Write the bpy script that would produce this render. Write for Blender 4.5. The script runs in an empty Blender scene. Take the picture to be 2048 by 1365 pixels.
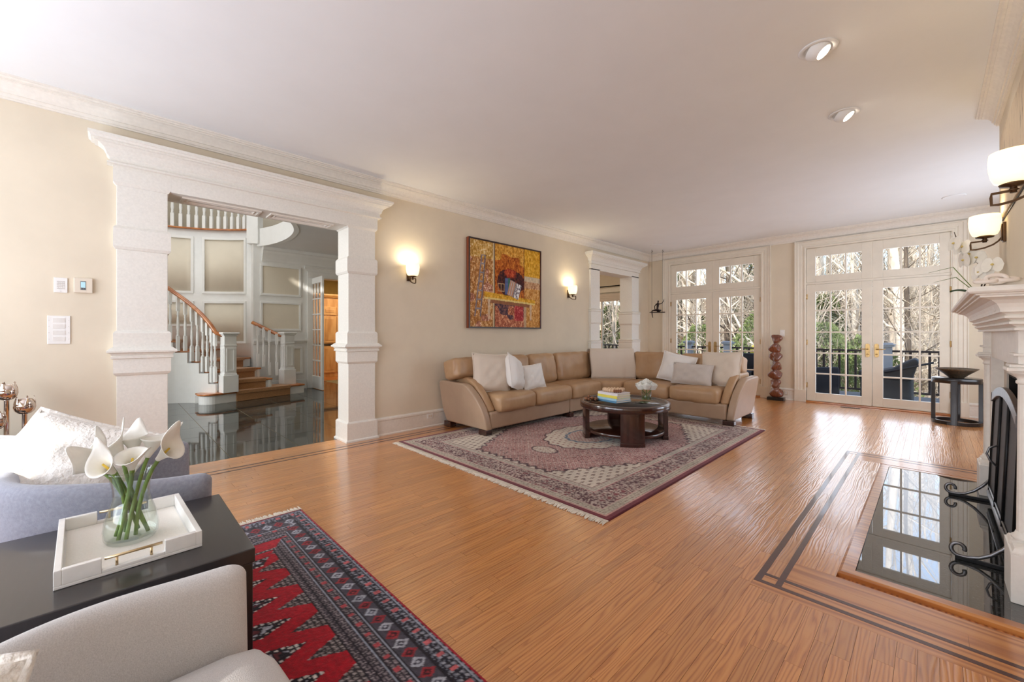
import bpy, bmesh, math, random
import numpy as np
from mathutils import Vector, Matrix
sin, cos, pi = math.sin, math.cos, math.pi
R_ = random.Random(7)
SC = bpy.context.scene
COL = SC.collection

# ------------------------------------------------------------------ camera
TH = math.atan2(840.0, 820.0)
cam_d = bpy.data.cameras.new('camera')
cam = bpy.data.objects.new('camera', cam_d); COL.objects.link(cam)
cam.location = (0, 0, 1.2)
cam.rotation_euler = (pi/2, 0, TH)
cam_d.sensor_width = 36.0
cam_d.lens = 820.0/2048.0*36.0
cam_d.shift_y = -14.5/2048.0
cam_d.clip_start = 0.02; cam_d.clip_end = 300
SC.camera = cam

# ------------------------------------------------------------------ sky, sun, exposure
W = bpy.data.worlds.new('sky'); SC.world = W; W.use_nodes = True
wn = W.node_tree; wn.nodes.clear()
wo = wn.nodes.new('ShaderNodeOutputWorld'); wb = wn.nodes.new('ShaderNodeBackground'); ws = wn.nodes.new('ShaderNodeTexSky')
ws.sky_type = 'NISHITA'; ws.sun_disc = False; ws.sun_elevation = math.radians(32); ws.sun_rotation = math.radians(200)
ws.air_density = 1.0; ws.dust_density = 1.2; ws.ozone_density = 1.5
wb.inputs['Strength'].default_value = 0.42
wn.links.new(ws.outputs['Color'], wb.inputs['Color']); wn.links.new(wb.outputs['Background'], wo.inputs['Surface'])
def lamp(kind, name, loc, energy, color=(1, 1, 1), rot=(0, 0, 0), size=None, size_y=None, parent=None, spot=None, radius=None):
    d = bpy.data.lights.new(name, kind); d.energy = energy; d.color = color
    if kind == 'AREA':
        d.shape = 'RECTANGLE'; d.size = size; d.size_y = size_y or size
    if kind == 'SPOT':
        d.spot_size = math.radians(spot); d.spot_blend = .6
    if radius is not None: d.shadow_soft_size = radius
    o = bpy.data.objects.new(name, d); COL.objects.link(o)
    o.location = loc; o.rotation_euler = rot
    if parent is not None:
        o.parent = parent; o.matrix_parent_inverse = Matrix.Translation(-Vector(parent.location))
    return o
# low winter sun coming in over the photographer's shoulder
sun = lamp('SUN', 'sun', (0, -20, 20), 3.8, (1.0, .94, .85))
SUN_DIR = Vector((-.42, .80, -.42)).normalized()        # the way the light travels
sun.rotation_euler = SUN_DIR.to_track_quat('-Z', 'Y').to_euler()
sun.data.angle = math.radians(.6)
# added area lamps: broad fill inside back wall, daylight at unseen side window
DAY = (.86, .94, 1.08)
lamp('AREA', 'daylight_back_fill', (-1.9, -2.1, 1.6), 155, DAY, (math.radians(116), 0, math.radians(-8)), 4.6, 2.0)
lamp('AREA', 'daylight_side_window', (1.2, 6.9, 1.5), 42, DAY, (math.radians(90), 0, math.radians(90)), 2.2, 2.0)
lamp('AREA', 'daylight_door_one', (-3.13, 9.05, 1.45), 18, DAY, (math.radians(-90), 0, 0), 1.6, 2.5)
lamp('AREA', 'daylight_door_two', (-.67, 9.05, 1.45), 20, DAY, (math.radians(-90), 0, 0), 1.6, 2.5)
lamp('AREA', 'foyer_top_fill', (-8.2, .9, 5.9), 60, (.97, .98, 1.0), (0, 0, 0), 2.6, 2.6)  # added fill over the stair void; the roof above is closed
lamp('AREA', 'foyer_side_fill', (-7.6, -3.6, 2.6), 240, (.95, .98, 1.0), (math.radians(90), 0, 0), 2.4, 3.0)  # added fill from the hall's unseen front, brightens the stairs
lamp('AREA', 'family_room_light', (-6.2, 6.6, 2.9), 24, (1.0, .9, .78), (0, 0, 0), 1.4, 1.4)
lamp('AREA', 'kitchen_light', (-10.6, 4.6, 2.85), 42, (1.0, .82, .58), (0, 0, 0), 1.0, 1.2)
vs = SC.view_settings
SC.display_settings.display_device = 'sRGB'
vs.view_transform = 'Standard'; vs.look = 'None'; vs.gamma = 1.0; vs.use_curve_mapping = False
vs.exposure = 0.2
cy = SC.cycles
cy.use_denoising = True
try: cy.denoiser = 'OPENIMAGEDENOISE'
except Exception: pass
cy.max_bounces = 8; cy.diffuse_bounces = 5; cy.glossy_bounces = 4; cy.transmission_bounces = 8; cy.transparent_max_bounces = 16
cy.sample_clamp_indirect = 4.0; cy.caustics_reflective = False; cy.caustics_refractive = False

# ------------------------------------------------------------------ materials
def lin(c):
    return tuple(((x/255)/12.92 if x/255 <= .04045 else (((x/255)+.055)/1.055)**2.4) for x in c)
def base_mat(name):
    m = bpy.data.materials.new(name); m.use_nodes = True
    t = m.node_tree; b = t.nodes['Principled BSDF']
    return m, t, b
def nd(t, kind, **kw):
    n = t.nodes.new('ShaderNode'+kind)
    for k, v in kw.items():
        if k in n.inputs: n.inputs[k].default_value = v
        else: setattr(n, k, v)
    return n
def ramp(t, stops):
    r = t.nodes.new('ShaderNodeValToRGB'); e = r.color_ramp.elements
    e[0].position = stops[0][0]; e[0].color = (*lin(stops[0][1]), 1)
    e[1].position = stops[-1][0]; e[1].color = (*lin(stops[-1][1]), 1)
    for p, c in stops[1:-1]:
        x = e.new(p); x.color = (*lin(c), 1)
    return r
def M(name, rgb, rough=.5, metal=0, var=.05, scale=6, bump=0, bscale=90, spec=.5, coat=0, stretch=(1, 1, 1), sheen=0, ior=None, emit=None, es=0, rgb2=None, cov=False):
    m, t, b = base_mat(name)
    tc = nd(t, 'TexCoord'); mp = nd(t, 'Mapping'); mp.inputs['Scale'].default_value = stretch
    t.links.new(tc.outputs['Object'], mp.inputs['Vector'])
    nz = nd(t, 'TexNoise', Scale=scale, Detail=4.0, Roughness=.6)
    t.links.new(mp.outputs['Vector'], nz.inputs['Vector'])
    lo = tuple(max(0, c*(1-var)) for c in rgb); hi = tuple(min(255, c*(1+var)) for c in rgb)
    if rgb2: lo, hi = rgb, rgb2
    r = ramp(t, [(.3, lo), (.7, hi)])
    t.links.new(nz.outputs['Fac'], r.inputs['Fac']); t.links.new(r.outputs['Color'], b.inputs['Base Color'])
    b.inputs['Roughness'].default_value = rough; b.inputs['Metallic'].default_value = metal
    b.inputs['Specular IOR Level'].default_value = spec
    if ior: b.inputs['IOR'].default_value = ior
    b.inputs['Coat Weight'].default_value = coat; b.inputs['Coat Roughness'].default_value = .08
    b.inputs['Sheen Weight'].default_value = sheen
    if bump:
        n2 = nd(t, 'TexNoise', Scale=bscale, Detail=3.0)
        t.links.new(mp.outputs['Vector'], n2.inputs['Vector'])
        bp = nd(t, 'Bump', Strength=bump, Distance=.01)
        t.links.new(n2.outputs['Fac'], bp.inputs['Height']); t.links.new(bp.outputs['Normal'], b.inputs['Normal'])
    if emit:
        b.inputs['Emission Color'].default_value = (*lin(emit), 1); b.inputs['Emission Strength'].default_value = es
    return m
def weave(name, rgb, rgb2, rough=.9, scale=420, bump=.3):
    m, t, b = base_mat(name)
    tc = nd(t, 'TexCoord')
    out = []
    for d in ('X', 'Y', 'Z'):
        w = nd(t, 'TexWave', Scale=scale/6.28, Distortion=.6); w.bands_direction = d
        w.inputs['Detail'].default_value = 1.0
        t.links.new(tc.outputs['Object'], w.inputs['Vector']); out.append(w)
    a = nd(t, 'Math', operation='ADD'); a2 = nd(t, 'Math', operation='ADD'); dv = nd(t, 'Math', operation='MULTIPLY'); dv.inputs[1].default_value = .333
    t.links.new(out[0].outputs['Fac'], a.inputs[0]); t.links.new(out[1].outputs['Fac'], a.inputs[1])
    t.links.new(a.outputs[0], a2.inputs[0]); t.links.new(out[2].outputs['Fac'], a2.inputs[1]); t.links.new(a2.outputs[0], dv.inputs[0])
    r = ramp(t, [(.25, rgb), (.75, rgb2)])
    t.links.new(dv.outputs[0], r.inputs['Fac']); t.links.new(r.outputs['Color'], b.inputs['Base Color'])
    b.inputs['Roughness'].default_value = rough; b.inputs['Specular IOR Level'].default_value = .15; b.inputs['Sheen Weight'].default_value = .15
    bp = nd(t, 'Bump', Strength=bump, Distance=.004)
    t.links.new(dv.outputs[0], bp.inputs['Height']); t.links.new(bp.outputs['Normal'], b.inputs['Normal'])
    return m
def wood(name, dark, mid, light, rough=.35, coat=.3, sc=(1, 1, 1), wave=9, dist=7, bump=.05, attr=None, bands='X', coat_r=.1, tone=0, relief=0, stops=(.18, .48, .8)):
    m, t, b = base_mat(name)
    if attr:
        tc = nd(t, 'Attribute', attribute_name=attr); src = tc.outputs['Vector']
    else:
        tc = nd(t, 'TexCoord'); src = tc.outputs['Object']
    mp = nd(t, 'Mapping'); mp.inputs['Scale'].default_value = sc
    t.links.new(src, mp.inputs['Vector'])
    w = nd(t, 'TexWave', Scale=wave, Distortion=dist, Detail=2.5); w.bands_direction = bands
    w.inputs['Detail Scale'].default_value = 1.1
    t.links.new(mp.outputs['Vector'], w.inputs['Vector'])
    n = nd(t, 'TexNoise', Scale=60.0, Detail=5.0, Roughness=.7)
    mp2 = nd(t, 'Mapping'); s2 = tuple(sc[i]*(3.0 if 'XYZ'[i] == bands else .6) for i in range(3)); mp2.inputs['Scale'].default_value = s2
    t.links.new(src, mp2.inputs['Vector']); t.links.new(mp2.outputs['Vector'], n.inputs['Vector'])
    mx = nd(t, 'Mix'); mx.data_type = 'FLOAT'; mx.inputs[0].default_value = .45
    t.links.new(w.outputs['Fac'], mx.inputs[2]); t.links.new(n.outputs['Fac'], mx.inputs[3])
    r = ramp(t, [(stops[0], dark), (stops[1], mid), (stops[2], light)])
    t.links.new(mx.outputs[0], r.inputs['Fac'])
    colout = r.outputs['Color']
    if tone:
        at = nd(t, 'Attribute', attribute_name='tone')
        hs = nd(t, 'HueSaturation')
        ml = nd(t, 'Math', operation='MULTIPLY_ADD'); ml.inputs[1].default_value = tone; ml.inputs[2].default_value = 1-tone*.5
        t.links.new(at.outputs['Fac'], ml.inputs[0]); t.links.new(ml.outputs[0], hs.inputs['Value']); t.links.new(colout, hs.inputs['Color'])
        colout = hs.outputs['Color']
    t.links.new(colout, b.inputs['Base Color'])
    b.inputs['Roughness'].default_value = rough; b.inputs['Coat Weight'].default_value = coat; b.inputs['Coat Roughness'].default_value = coat_r; b.inputs['Coat IOR'].default_value = 1.75
    if bump:
        bp = nd(t, 'Bump', Strength=bump, Distance=.004)
        t.links.new(mx.outputs[0], bp.inputs['Height']); t.links.new(bp.outputs['Normal'], b.inputs['Normal'])
        if relief: t.links.new(bp.outputs['Normal'], b.inputs['Coat Normal'])
    return m
def vcol(name, rough=.95, sheen=.2, bump=.4):
    m, t, b = base_mat(name)
    at = nd(t, 'Attribute', attribute_name='pattern'); tc = nd(t, 'TexCoord')
    n = nd(t, 'TexNoise', Scale=260.0, Detail=2.0); t.links.new(tc.outputs['Object'], n.inputs['Vector'])
    mx = nd(t, 'HueSaturation'); ml = nd(t, 'Math', operation='MULTIPLY_ADD'); ml.inputs[1].default_value = .5; ml.inputs[2].default_value = .75
    t.links.new(n.outputs['Fac'], ml.inputs[0]); t.links.new(ml.outputs[0], mx.inputs['Value']); t.links.new(at.outputs['Color'], mx.inputs['Color'])
    t.links.new(mx.outputs['Color'], b.inputs['Base Color'])
    b.inputs['Roughness'].default_value = rough; b.inputs['Sheen Weight'].default_value = sheen; b.inputs['Specular IOR Level'].default_value = .1
    bp = nd(t, 'Bump', Strength=bump, Distance=.004); t.links.new(n.outputs['Fac'], bp.inputs['Height']); t.links.new(bp.outputs['Normal'], b.inputs['Normal'])
    return m
def glass(name, tint=(255, 255, 255), ior=1.5, base=.004):
    m = bpy.data.materials.new(name); m.use_nodes = True; t = m.node_tree; t.nodes.clear()
    o = nd(t, 'OutputMaterial'); mx = nd(t, 'MixShader'); tr = nd(t, 'BsdfTransparent'); gl = nd(t, 'BsdfGlossy'); fr = nd(t, 'MapRange'); lw = nd(t, 'LayerWeight', Blend=.5); pw = nd(t, 'Math', operation='POWER'); pw.inputs[1].default_value = 4.0; t.links.new(lw.outputs['Facing'], pw.inputs[0]); t.links.new(pw.outputs[0], fr.inputs['Value']); fr.inputs['To Min'].default_value = base; fr.inputs['To Max'].default_value = .75
    nz = nd(t, 'TexNoise', Scale=1.5); bp = nd(t, 'Bump', Strength=.02, Distance=.01)
    t.links.new(nz.outputs['Fac'], bp.inputs['Height']); t.links.new(bp.outputs['Normal'], gl.inputs['Normal'])
    tr.inputs['Color'].default_value = (*lin(tint), 1); gl.inputs['Roughness'].default_value = .0
    t.links.new(fr.outputs[0], mx.inputs[0]); t.links.new(tr.outputs[0], mx.inputs[1]); t.links.new(gl.outputs[0], mx.inputs[2]); t.links.new(mx.outputs[0], o.inputs['Surface'])
    return m
def speckle(name, dark, mid, light, rough=.04, ior=1.9, scale=60, stretch=(1, 3, 1), coat=0, veins=False):
    m, t, b = base_mat(name)
    tc = nd(t, 'TexCoord'); mp = nd(t, 'Mapping'); mp.inputs['Scale'].default_value = stretch
    t.links.new(tc.outputs['Object'], mp.inputs['Vector'])
    n = nd(t, 'TexNoise', Scale=scale, Detail=6.0, Roughness=.75, Distortion=.8)
    t.links.new(mp.outputs['Vector'], n.inputs['Vector'])
    r = ramp(t, [(.42, dark), (.56, mid), (.72, light)])
    t.links.new(n.outputs['Fac'], r.inputs['Fac']); t.links.new(r.outputs['Color'], b.inputs['Base Color'])
    b.inputs['Roughness'].default_value = rough; b.inputs['IOR'].default_value = ior
    return m
WALL = M('wall_paint', (225, 213, 192), .85, var=.015, scale=3, bump=.03, bscale=300, spec=.25)
WALLF = M('foyer_wall_paint', (222, 213, 196), .85, var=.015, scale=3, spec=.25)
CEIL = M('ceiling_paint', (238, 239, 240), .8, var=.008, scale=2, spec=.3)
TRIM = M('trim_paint', (234, 228, 218), .5, var=.02, scale=30, bump=.02, bscale=200)
STONE = M('cast_stone', (234, 231, 223), .7, var=.02, scale=60, bump=.04, bscale=160, spec=.3)
DOORP = M('door_paint', (232, 224, 208), .45, var=.015, scale=8)
FOYW = M('foyer_white', (234, 234, 232), .45, var=.01, scale=8)
OAK = wood('oak_floor', (160, 92, 42), (200, 130, 66), (212, 146, 80), rough=.3, coat=1.0, sc=(1, .085, 1), wave=20, dist=16, bump=.16, attr='gco', coat_r=.12, tone=.22, relief=1, stops=(.1, .34, .75))
OAKP = wood('oak_plain', (140, 76, 30), (186, 112, 54), (206, 138, 74), rough=.3, coat=.5, sc=(1, .12, 1), wave=14, dist=7, bump=.05)
OAKX = wood('oak_border', (168, 100, 48), (196, 126, 64), (210, 144, 80), rough=.3, coat=.75, sc=(.10, 1, 1), wave=6, dist=16, bump=.1, bands='Y', coat_r=.12)
WALN = M('walnut_inlay', (74, 36, 28), .35, var=.15, scale=90, coat=.6, stretch=(1, 1, 1))
RAILW = wood('stair_oak', (166, 96, 46), (182, 108, 52), (196, 124, 64), rough=.35, coat=.4, sc=(1, 1, 1), wave=3, dist=6, bump=.02)
GRAN = speckle('black_granite', (20, 21, 21), (52, 53, 52), (150, 150, 144), rough=.015, ior=2.2, scale=70, stretch=(1, 3.2, 1))
TILE = speckle('dark_marble', (32, 38, 37), (50, 56, 54), (84, 90, 84), rough=.05, ior=1.75, scale=5, stretch=(1, 3, 1))
GROUT = M('tile_grout', (128, 116, 84), .8)
GLASS = glass('window_glass')
GLASSV = glass('clear_glass', (250, 253, 251), 1.45, .05)
LEATH = M('tan_leather', (176, 140, 104), .40, var=.05, scale=4, bump=.30, bscale=16, spec=.5, rgb2=(190, 156, 120))
LEATH2 = M('tan_leather_panel', (180, 154, 130), .38, var=.03, scale=4, bump=.08, bscale=140, spec=.5)
DARKW = wood('dark_walnut', (44, 22, 16), (58, 29, 21), (70, 36, 26), rough=.25, coat=.6, sc=(1, 1, .12), wave=5, dist=9, bump=.02)
BLACKW = M('black_lacquer', (24, 23, 25), .3, var=.2, scale=3, spec=.5, coat=.3)
ESPR = M('espresso_top', (40, 36, 38), .3, var=.08, scale=12, stretch=(1, 8, 1), coat=.35)
LINEN = weave('linen_beige', (214, 200, 184), (232, 220, 206), scale=900, bump=.2)
LINW = weave('linen_white', (234, 230, 226), (248, 246, 243), scale=900, bump=.2)
LING = weave('linen_grey', (194, 184, 176), (212, 204, 197), scale=900, bump=.2)
FURW = M('fluffy_white', (240, 234, 226), .95, var=.05, scale=40, bump=.9, bscale=60, sheen=.5)
CHAIRG = M('grey_velvet', (142, 144, 156), .9, var=.06, scale=90, bump=.15, bscale=260, sheen=.35, rgb2=(160, 162, 174), spec=.2)
CHAIRB = M('pale_woven', (200, 197, 195), .9, var=.05, scale=420, bump=.25, bscale=420, sheen=.2, rgb2=(226, 223, 221), spec=.2)
BRONZE = M('bronze', (92, 70, 50), .4, metal=.85, var=.12, scale=20)
BRASS = M('brass', (186, 156, 106), .34, metal=1, var=.08, scale=30)
GOLD = M('satin_gold', (214, 190, 150), .3, metal=1, var=.05, scale=30)
SILVER = M('polished_nickel', (214, 200, 190), .08, metal=1, var=.05, scale=8)
IRON = M('black_iron', (26, 26, 27), .45, metal=.5, var=.15, scale=30)
STEEL = M('pewter', (128, 128, 130), .35, metal=.9, var=.08, scale=40)
WPLAS = M('white_plastic', (238, 236, 232), .4, var=.01)
CPLAS = M('cream_plastic', (226, 214, 196), .45, var=.01)
MANT = M('carved_limestone', (241, 237, 229), .55, var=.02, scale=20, bump=.03, bscale=200)
LITSH = M('lit_glass_shade', (255, 244, 220), .3, emit=(255, 226, 172), es=1.3)
LITCAN = M('lit_lamp_face', (255, 250, 235), .3, emit=(255, 240, 212), es=7)
PETAL = M('white_petal', (246, 244, 236), .6, var=.02, scale=20)
GREEN = M('stem_green', (108, 134, 62), .5, var=.15, scale=20)
LEAFD = M('dark_leaf', (44, 74, 40), .45, var=.2, scale=20)
SNUM = [0]
# ------------------------------------------------------------------ mesh helpers
class MB:
    def __init__(self): self.v = []; self.f = []; self.m = []; self.s = []
    def add(self, vs_, fs, mi=0, smooth=False):
        o = len(self.v); self.v.extend([tuple(p) for p in vs_])
        for f in fs:
            self.f.append(tuple(i+o for i in f)); self.m.append(mi); self.s.append(smooth)
        return self
    def box(self, a, b, mi=0):
        x0, y0, z0 = a; x1, y1, z1 = b
        return self.add([(x0,y0,z0),(x1,y0,z0),(x1,y1,z0),(x0,y1,z0),(x0,y0,z1),(x1,y0,z1),(x1,y1,z1),(x0,y1,z1)],
                 [(0,3,2,1),(4,5,6,7),(0,1,5,4),(1,2,6,5),(2,3,7,6),(3,0,4,7)], mi)
    def prism(self, poly, h0, h1, fn=None, mi=0, smooth=False):
        """poly of (a,b); fn maps (a,b,h) to a point"""
        fn = fn or (lambda a, b, h: (a, b, h)); n = len(poly)
        vs_ = [fn(a, b, h0) for a, b in poly]+[fn(a, b, h1) for a, b in poly]
        fs = [tuple(range(n-1, -1, -1)), tuple(range(n, 2*n))]
        o = len(self.v); self.add(vs_, fs, mi, False)
        for i in range(n):
            j = (i+1) % n; self.f.append((o+i, o+j, o+n+j, o+n+i)); self.m.append(mi); self.s.append(smooth)
        return self
    def lathe(self, prof, c=(0, 0, 0), n=24, mi=0, smooth=True, a0=0, sx=1, sy=1):
        k = len(prof); vs_ = []
        for i in range(n):
            a = a0+2*pi*i/n
            for r, z in prof: vs_.append((c[0]+r*cos(a)*sx, c[1]+r*sin(a)*sy, c[2]+z))
        fs = []
        for i in range(n):
            j = (i+1) % n
            for q in range(k-1): fs.append((i*k+q, j*k+q, j*k+q+1, i*k+q+1))
        o = len(self.v); self.add(vs_, fs, mi, smooth)
        if prof[0][0] > 1e-4: self.f.append(tuple(o+(n-1-i)*k for i in range(n))); self.m.append(mi); self.s.append(False)
        if prof[-1][0] > 1e-4: self.f.append(tuple(o+i*k+k-1 for i in range(n))); self.m.append(mi); self.s.append(False)
        return self
    def tube(self, pts, r, n=8, mi=0, closed=False, smooth=True, flat=1.0):
        pts = [Vector(p) for p in pts]; k = len(pts)
        rs = r if isinstance(r, (list, tuple)) else [r]*k
        vs_ = []; up = None
        for i, p in enumerate(pts):
            if closed: d = pts[(i+1) % k]-pts[i-1]
            else: d = pts[min(i+1, k-1)]-pts[max(i-1, 0)]
            if d.length < 1e-9: d = Vector((0, 0, 1))
            d.normalize()
            if up is None:
                up = Vector((0, 0, 1)) if abs(d.z) < .9 else Vector((1, 0, 0))
            s = d.cross(up)
            if s.length < 1e-6: s = d.orthogonal()
            s.normalize(); u = s.cross(d).normalized(); up = u
            for q in range(n):
                a = 2*pi*q/n+pi/n; vs_.append(p+s*cos(a)*rs[i]+u*sin(a)*rs[i]*flat)
        fs = []
        for i in range(k if closed else k-1):
            j = (i+1) % k
            for q in range(n):
                w = (q+1) % n; fs.append((i*n+q, i*n+w, j*n+w, j*n+q))
        if not closed: fs.append(tuple(range(n-1, -1, -1))); fs.append(tuple((k-1)*n+q for q in range(n)))
        return self.add(vs_, fs, mi, smooth)
    def sweep(self, prof, path, mi=0, closed=False, side=1, smooth=False, z=0.0):
        """prof (out, z) swept along a plan polyline with mitred corners; out is to the side*(right of travel)"""
        P = [Vector((p[0], p[1])) for p in path]; k = len(P); vs_ = []; m = len(prof)
        for i in range(k):
            if closed or 0 < i < k-1:
                d0 = (P[i]-P[i-1]).normalized(); d1 = (P[(i+1) % k]-P[i]).normalized()
            else:
                d0 = d1 = (P[1]-P[0]).normalized() if i == 0 else (P[-1]-P[-2]).normalized()
            n0 = Vector((d0.y, -d0.x))*side; n1 = Vector((d1.y, -d1.x))*side
            b = n0+n1; b = b/(b.dot(n0)) if b.length > 1e-6 else n0
            for o_, zz in prof: vs_.append((P[i].x+b.x*o_, P[i].y+b.y*o_, zz+z))
        fs = []
        for i in range(k if closed else k-1):
            j = (i+1) % k
            for q in range(m):
                w = (q+1) % m
                fs.append((i*m+q, i*m+w, j*m+w, j*m+q) if side < 0 else (i*m+q, j*m+q, j*m+w, i*m+w))
        if not closed:
            fs.append(tuple(range(m))); fs.append(tuple((k-1)*m+q for q in range(m-1, -1, -1)))
        return self.add(vs_, fs, mi, smooth)
    def grid(self, fn, nu, nv, mi=0, smooth=True, cu=False):
        vs_ = [fn(i/(nu if not cu else nu), j/nv) for i in range(nu+(0 if cu else 1)) for j in range(nv+1)]
        fs = []; w = nv+1
        for i in range(nu):
            i2 = (i+1) % nu if cu else i+1
            for j in range(nv): fs.append((i*w+j, i2*w+j, i2*w+j+1, i*w+j+1))
        return self.add(vs_, fs, mi, smooth)
    def rbox(self, c, size, r, seg=6, fn=None, mi=0, puff=(0, 0, 0)):
        """cushion-like rounded box; puff swells the faces outward"""
        h = [s/2 for s in size]; r = min(r, min(h)*.999)
        idx = {}; vs_ = []; fs = []
        def ax(i, n, H):
            return -H+2*H*i/n
        def key(p): return tuple(round(x, 5) for x in p)
        n = seg
        def tpos(t):      # denser toward ends
            return .5-.5*cos(pi*t)
        def vert(p):
            k = key(p)
            if k in idx: return idx[k]
            q = [max(-(h[i]-r), min(h[i]-r, p[i])) for i in range(3)]
            d = [p[i]-q[i] for i in range(3)]; L = math.sqrt(sum(x*x for x in d)) or 1
            o = [q[i]+d[i]/L*r for i in range(3)]
            u = [p[i]/h[i] for i in range(3)]
            for i in range(3):
                a, b = [j for j in range(3) if j != i]
                o[i] += puff[i]*(u[i])*(1-u[a]**2)*(1-u[b]**2)
            o = (o[0]+c[0], o[1]+c[1], o[2]+c[2])
            vs_.append(fn(o) if fn else o); idx[k] = len(vs_)-1
            return idx[k]
        for a in range(3):
            b, d = (a+1) % 3, (a+2) % 3
            for sgn in (-1, 1):
                for i in range(n):
                    for j in range(n):
                        q = []
                        for (ii, jj) in ((i, j), (i+1, j), (i+1, j+1), (i, j+1)):
                            p = [0, 0, 0]; p[a] = sgn*h[a]; p[b] = -h[b]+2*h[b]*tpos(ii/n); p[d] = -h[d]+2*h[d]*tpos(jj/n)
                            q.append(vert(p))
                        if sgn < 0: q.reverse()
                        fs.append(tuple(q))
        return self.add(vs_, fs, mi, True)
    def build(self, name, mats, parent=None, bevel=0, seg=2, weld=False, sub=0):
        me = bpy.data.meshes.new(name)
        vs_ = self.v; loc = None
        if parent is None and vs_ and name not in ABS:
            a = np.array(vs_); lo = a.min(0); hi = a.max(0)
            loc = Vector(((lo[0]+hi[0])/2, (lo[1]+hi[1])/2, lo[2]))
            vs_ = (a-np.array(loc)).tolist()
        me.from_pydata(vs_, [], self.f)
        mats = mats if isinstance(mats, (list, tuple)) else [mats]
        for m in mats: me.materials.append(m)
        me.polygons.foreach_set('material_index', self.m); me.polygons.foreach_set('use_smooth', self.s)
        me.update()
        o = bpy.data.objects.new(name, me); COL.objects.link(o)
        if loc is not None: o.location = loc
        if parent is not None: attach(o, parent)
        if bevel:
            b = o.modifiers.new('bevel', 'BEVEL'); b.width = bevel; b.segments = seg; b.limit_method = 'ANGLE'; b.angle_limit = math.radians(40)
        if sub:
            s_ = o.modifiers.new('sub', 'SUBSURF'); s_.levels = sub; s_.render_levels = sub
        return o
ABS = set()
LOCAL = set()          # things whose parts are written in the thing's own axes
def attach(o, parent):
    o.parent = parent
    if parent.name in LOCAL or parent.parent is not None: return
    o.matrix_parent_inverse = Matrix.Translation(-Vector(parent.location))
def thing(name, label, cat, loc=(0, 0, 0), rot=0, group=None, local=False):
    o = bpy.data.objects.new(name, None); COL.objects.link(o); o.empty_display_size = .1
    o.location = loc; o.rotation_euler = (0, 0, rot)
    o['label'] = label; o['category'] = cat
    if group: o['group'] = group
    if local: LOCAL.add(o.name)
    return o
def tag(o, label, cat, group=None):
    o['label'] = label; o['category'] = cat
    if group: o['group'] = group
    return o
def struct(o): o['kind'] = 'structure'; return o
def stuff(o): o['kind'] = 'stuff'; return o
def sempty(name, loc=(0, 0, 0)):
    o = bpy.data.objects.new(name, None); COL.objects.link(o); o.location = loc; o['kind'] = 'structure'; return o
def copy_tree(o, parent=None):
    c = o.copy(); COL.objects.link(c)
    if parent is not None: c.parent = parent
    if o.name in LOCAL: LOCAL.add(c.name)
    for ch in list(o.children): copy_tree(ch, c)
    return c
def sbox(name, a, b, m, parent=None, bevel=0):
    return MB().box(a, b).build(name, m, parent, bevel)
CT, ST = cos(TH), sin(TH)
def LD(L, D, z=0.0):        # foyer points are laid out along and across the stair hall
    return (CT*L-ST*D, ST*L+CT*D, z)
def rot2(p, a):
    return (p[0]*cos(a)-p[1]*sin(a), p[0]*sin(a)+p[1]*cos(a))
# ================================================================== SETTING
ZC = 2.98
XL, YF, XR, YB = -4.53, 8.78, 1.0, -2.2
def wall_cells(name, mat_, axis, c0, c1, a0, a1, z1, holes, z0=0.0, parent=None):
    """wall slab between c0..c1 on its thin axis, spanning a0..a1, with rectangular holes (h0,h1,zb,zt)"""
    xs = sorted({a0, a1, *[h[0] for h in holes], *[h[1] for h in holes]}); zs = sorted({z0, z1, *[h[2] for h in holes], *[h[3] for h in holes]})
    b = MB()
    for i in range(len(xs)-1):
        for j in range(len(zs)-1):
            xm, zm = (xs[i]+xs[i+1])/2, (zs[j]+zs[j+1])/2
            if any(h[0] < xm < h[1] and h[2] < zm < h[3] for h in holes): continue
            if axis == 'x': b.box((c0, xs[i], zs[j]), (c1, xs[i+1], zs[j+1]))
            else: b.box((xs[i], c0, zs[j]), (xs[i+1], c1, zs[j+1]))
    o = b.build(name, mat_, parent); struct(o); return o
# --- floor: sub-floor, then every strip of oak
floor = struct(sbox('floor', (-4.72, YB, -.12), (XR, YF+.17, -.014), OAKP))
HX, HY0, HY1 = -.268, 2.667, 4.974       # hearth edge
def hashr(*a): return random.Random(hash(tuple(round(x*1000) for x in a))).random()
def plank_mesh(b, x0, x1, y0, y1, z1=0.0, g=.0005, seed=0, dirx=False):
    r = random.Random(seed); ox, oy, t = r.random()*40, r.random()*60, r.random()
    b.box((x0+g, y0+g, -.0138), (x1-g, y1-g, z1))
    for i in range(8):
        p = b.v[-8+i]; b_att.append(((p[0]-(x0+x1)/2)+ox, p[1]+oy, p[2]+ox)); b_tone.append(t)
planks = []; PW = (-.609+4.265)/64
def row(x0, x1, y0, y1, rr):
    y = y0-rr.random()*.9
    while y < y1:
        L = rr.choice([.35, .5, .65, .8, .95, 1.1, 1.3])
        a, c = max(y, y0), min(y+L, y1)
        if c-a > .03: planks.append((x0, x1, a, c))
        y += L
rr = random.Random(3)
x = -4.265
while x < XR-.02:
    x1 = min(x+PW, XR)
    if x > -.62:
        row(x, x1, -1.0, 2.19, rr); row(x, x1, 5.45, YF-.03, rr)
    else: row(x, x1, -1.0, YF-.03, rr)
    x += PW
for x0, x1 in ((-4.72, -4.64), (-4.64, -4.56), (-4.56, -4.47), (-4.47, -4.375), (-4.35, -4.29)):
    row(x0, x1, -1.0, YF-.03, rr)
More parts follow.
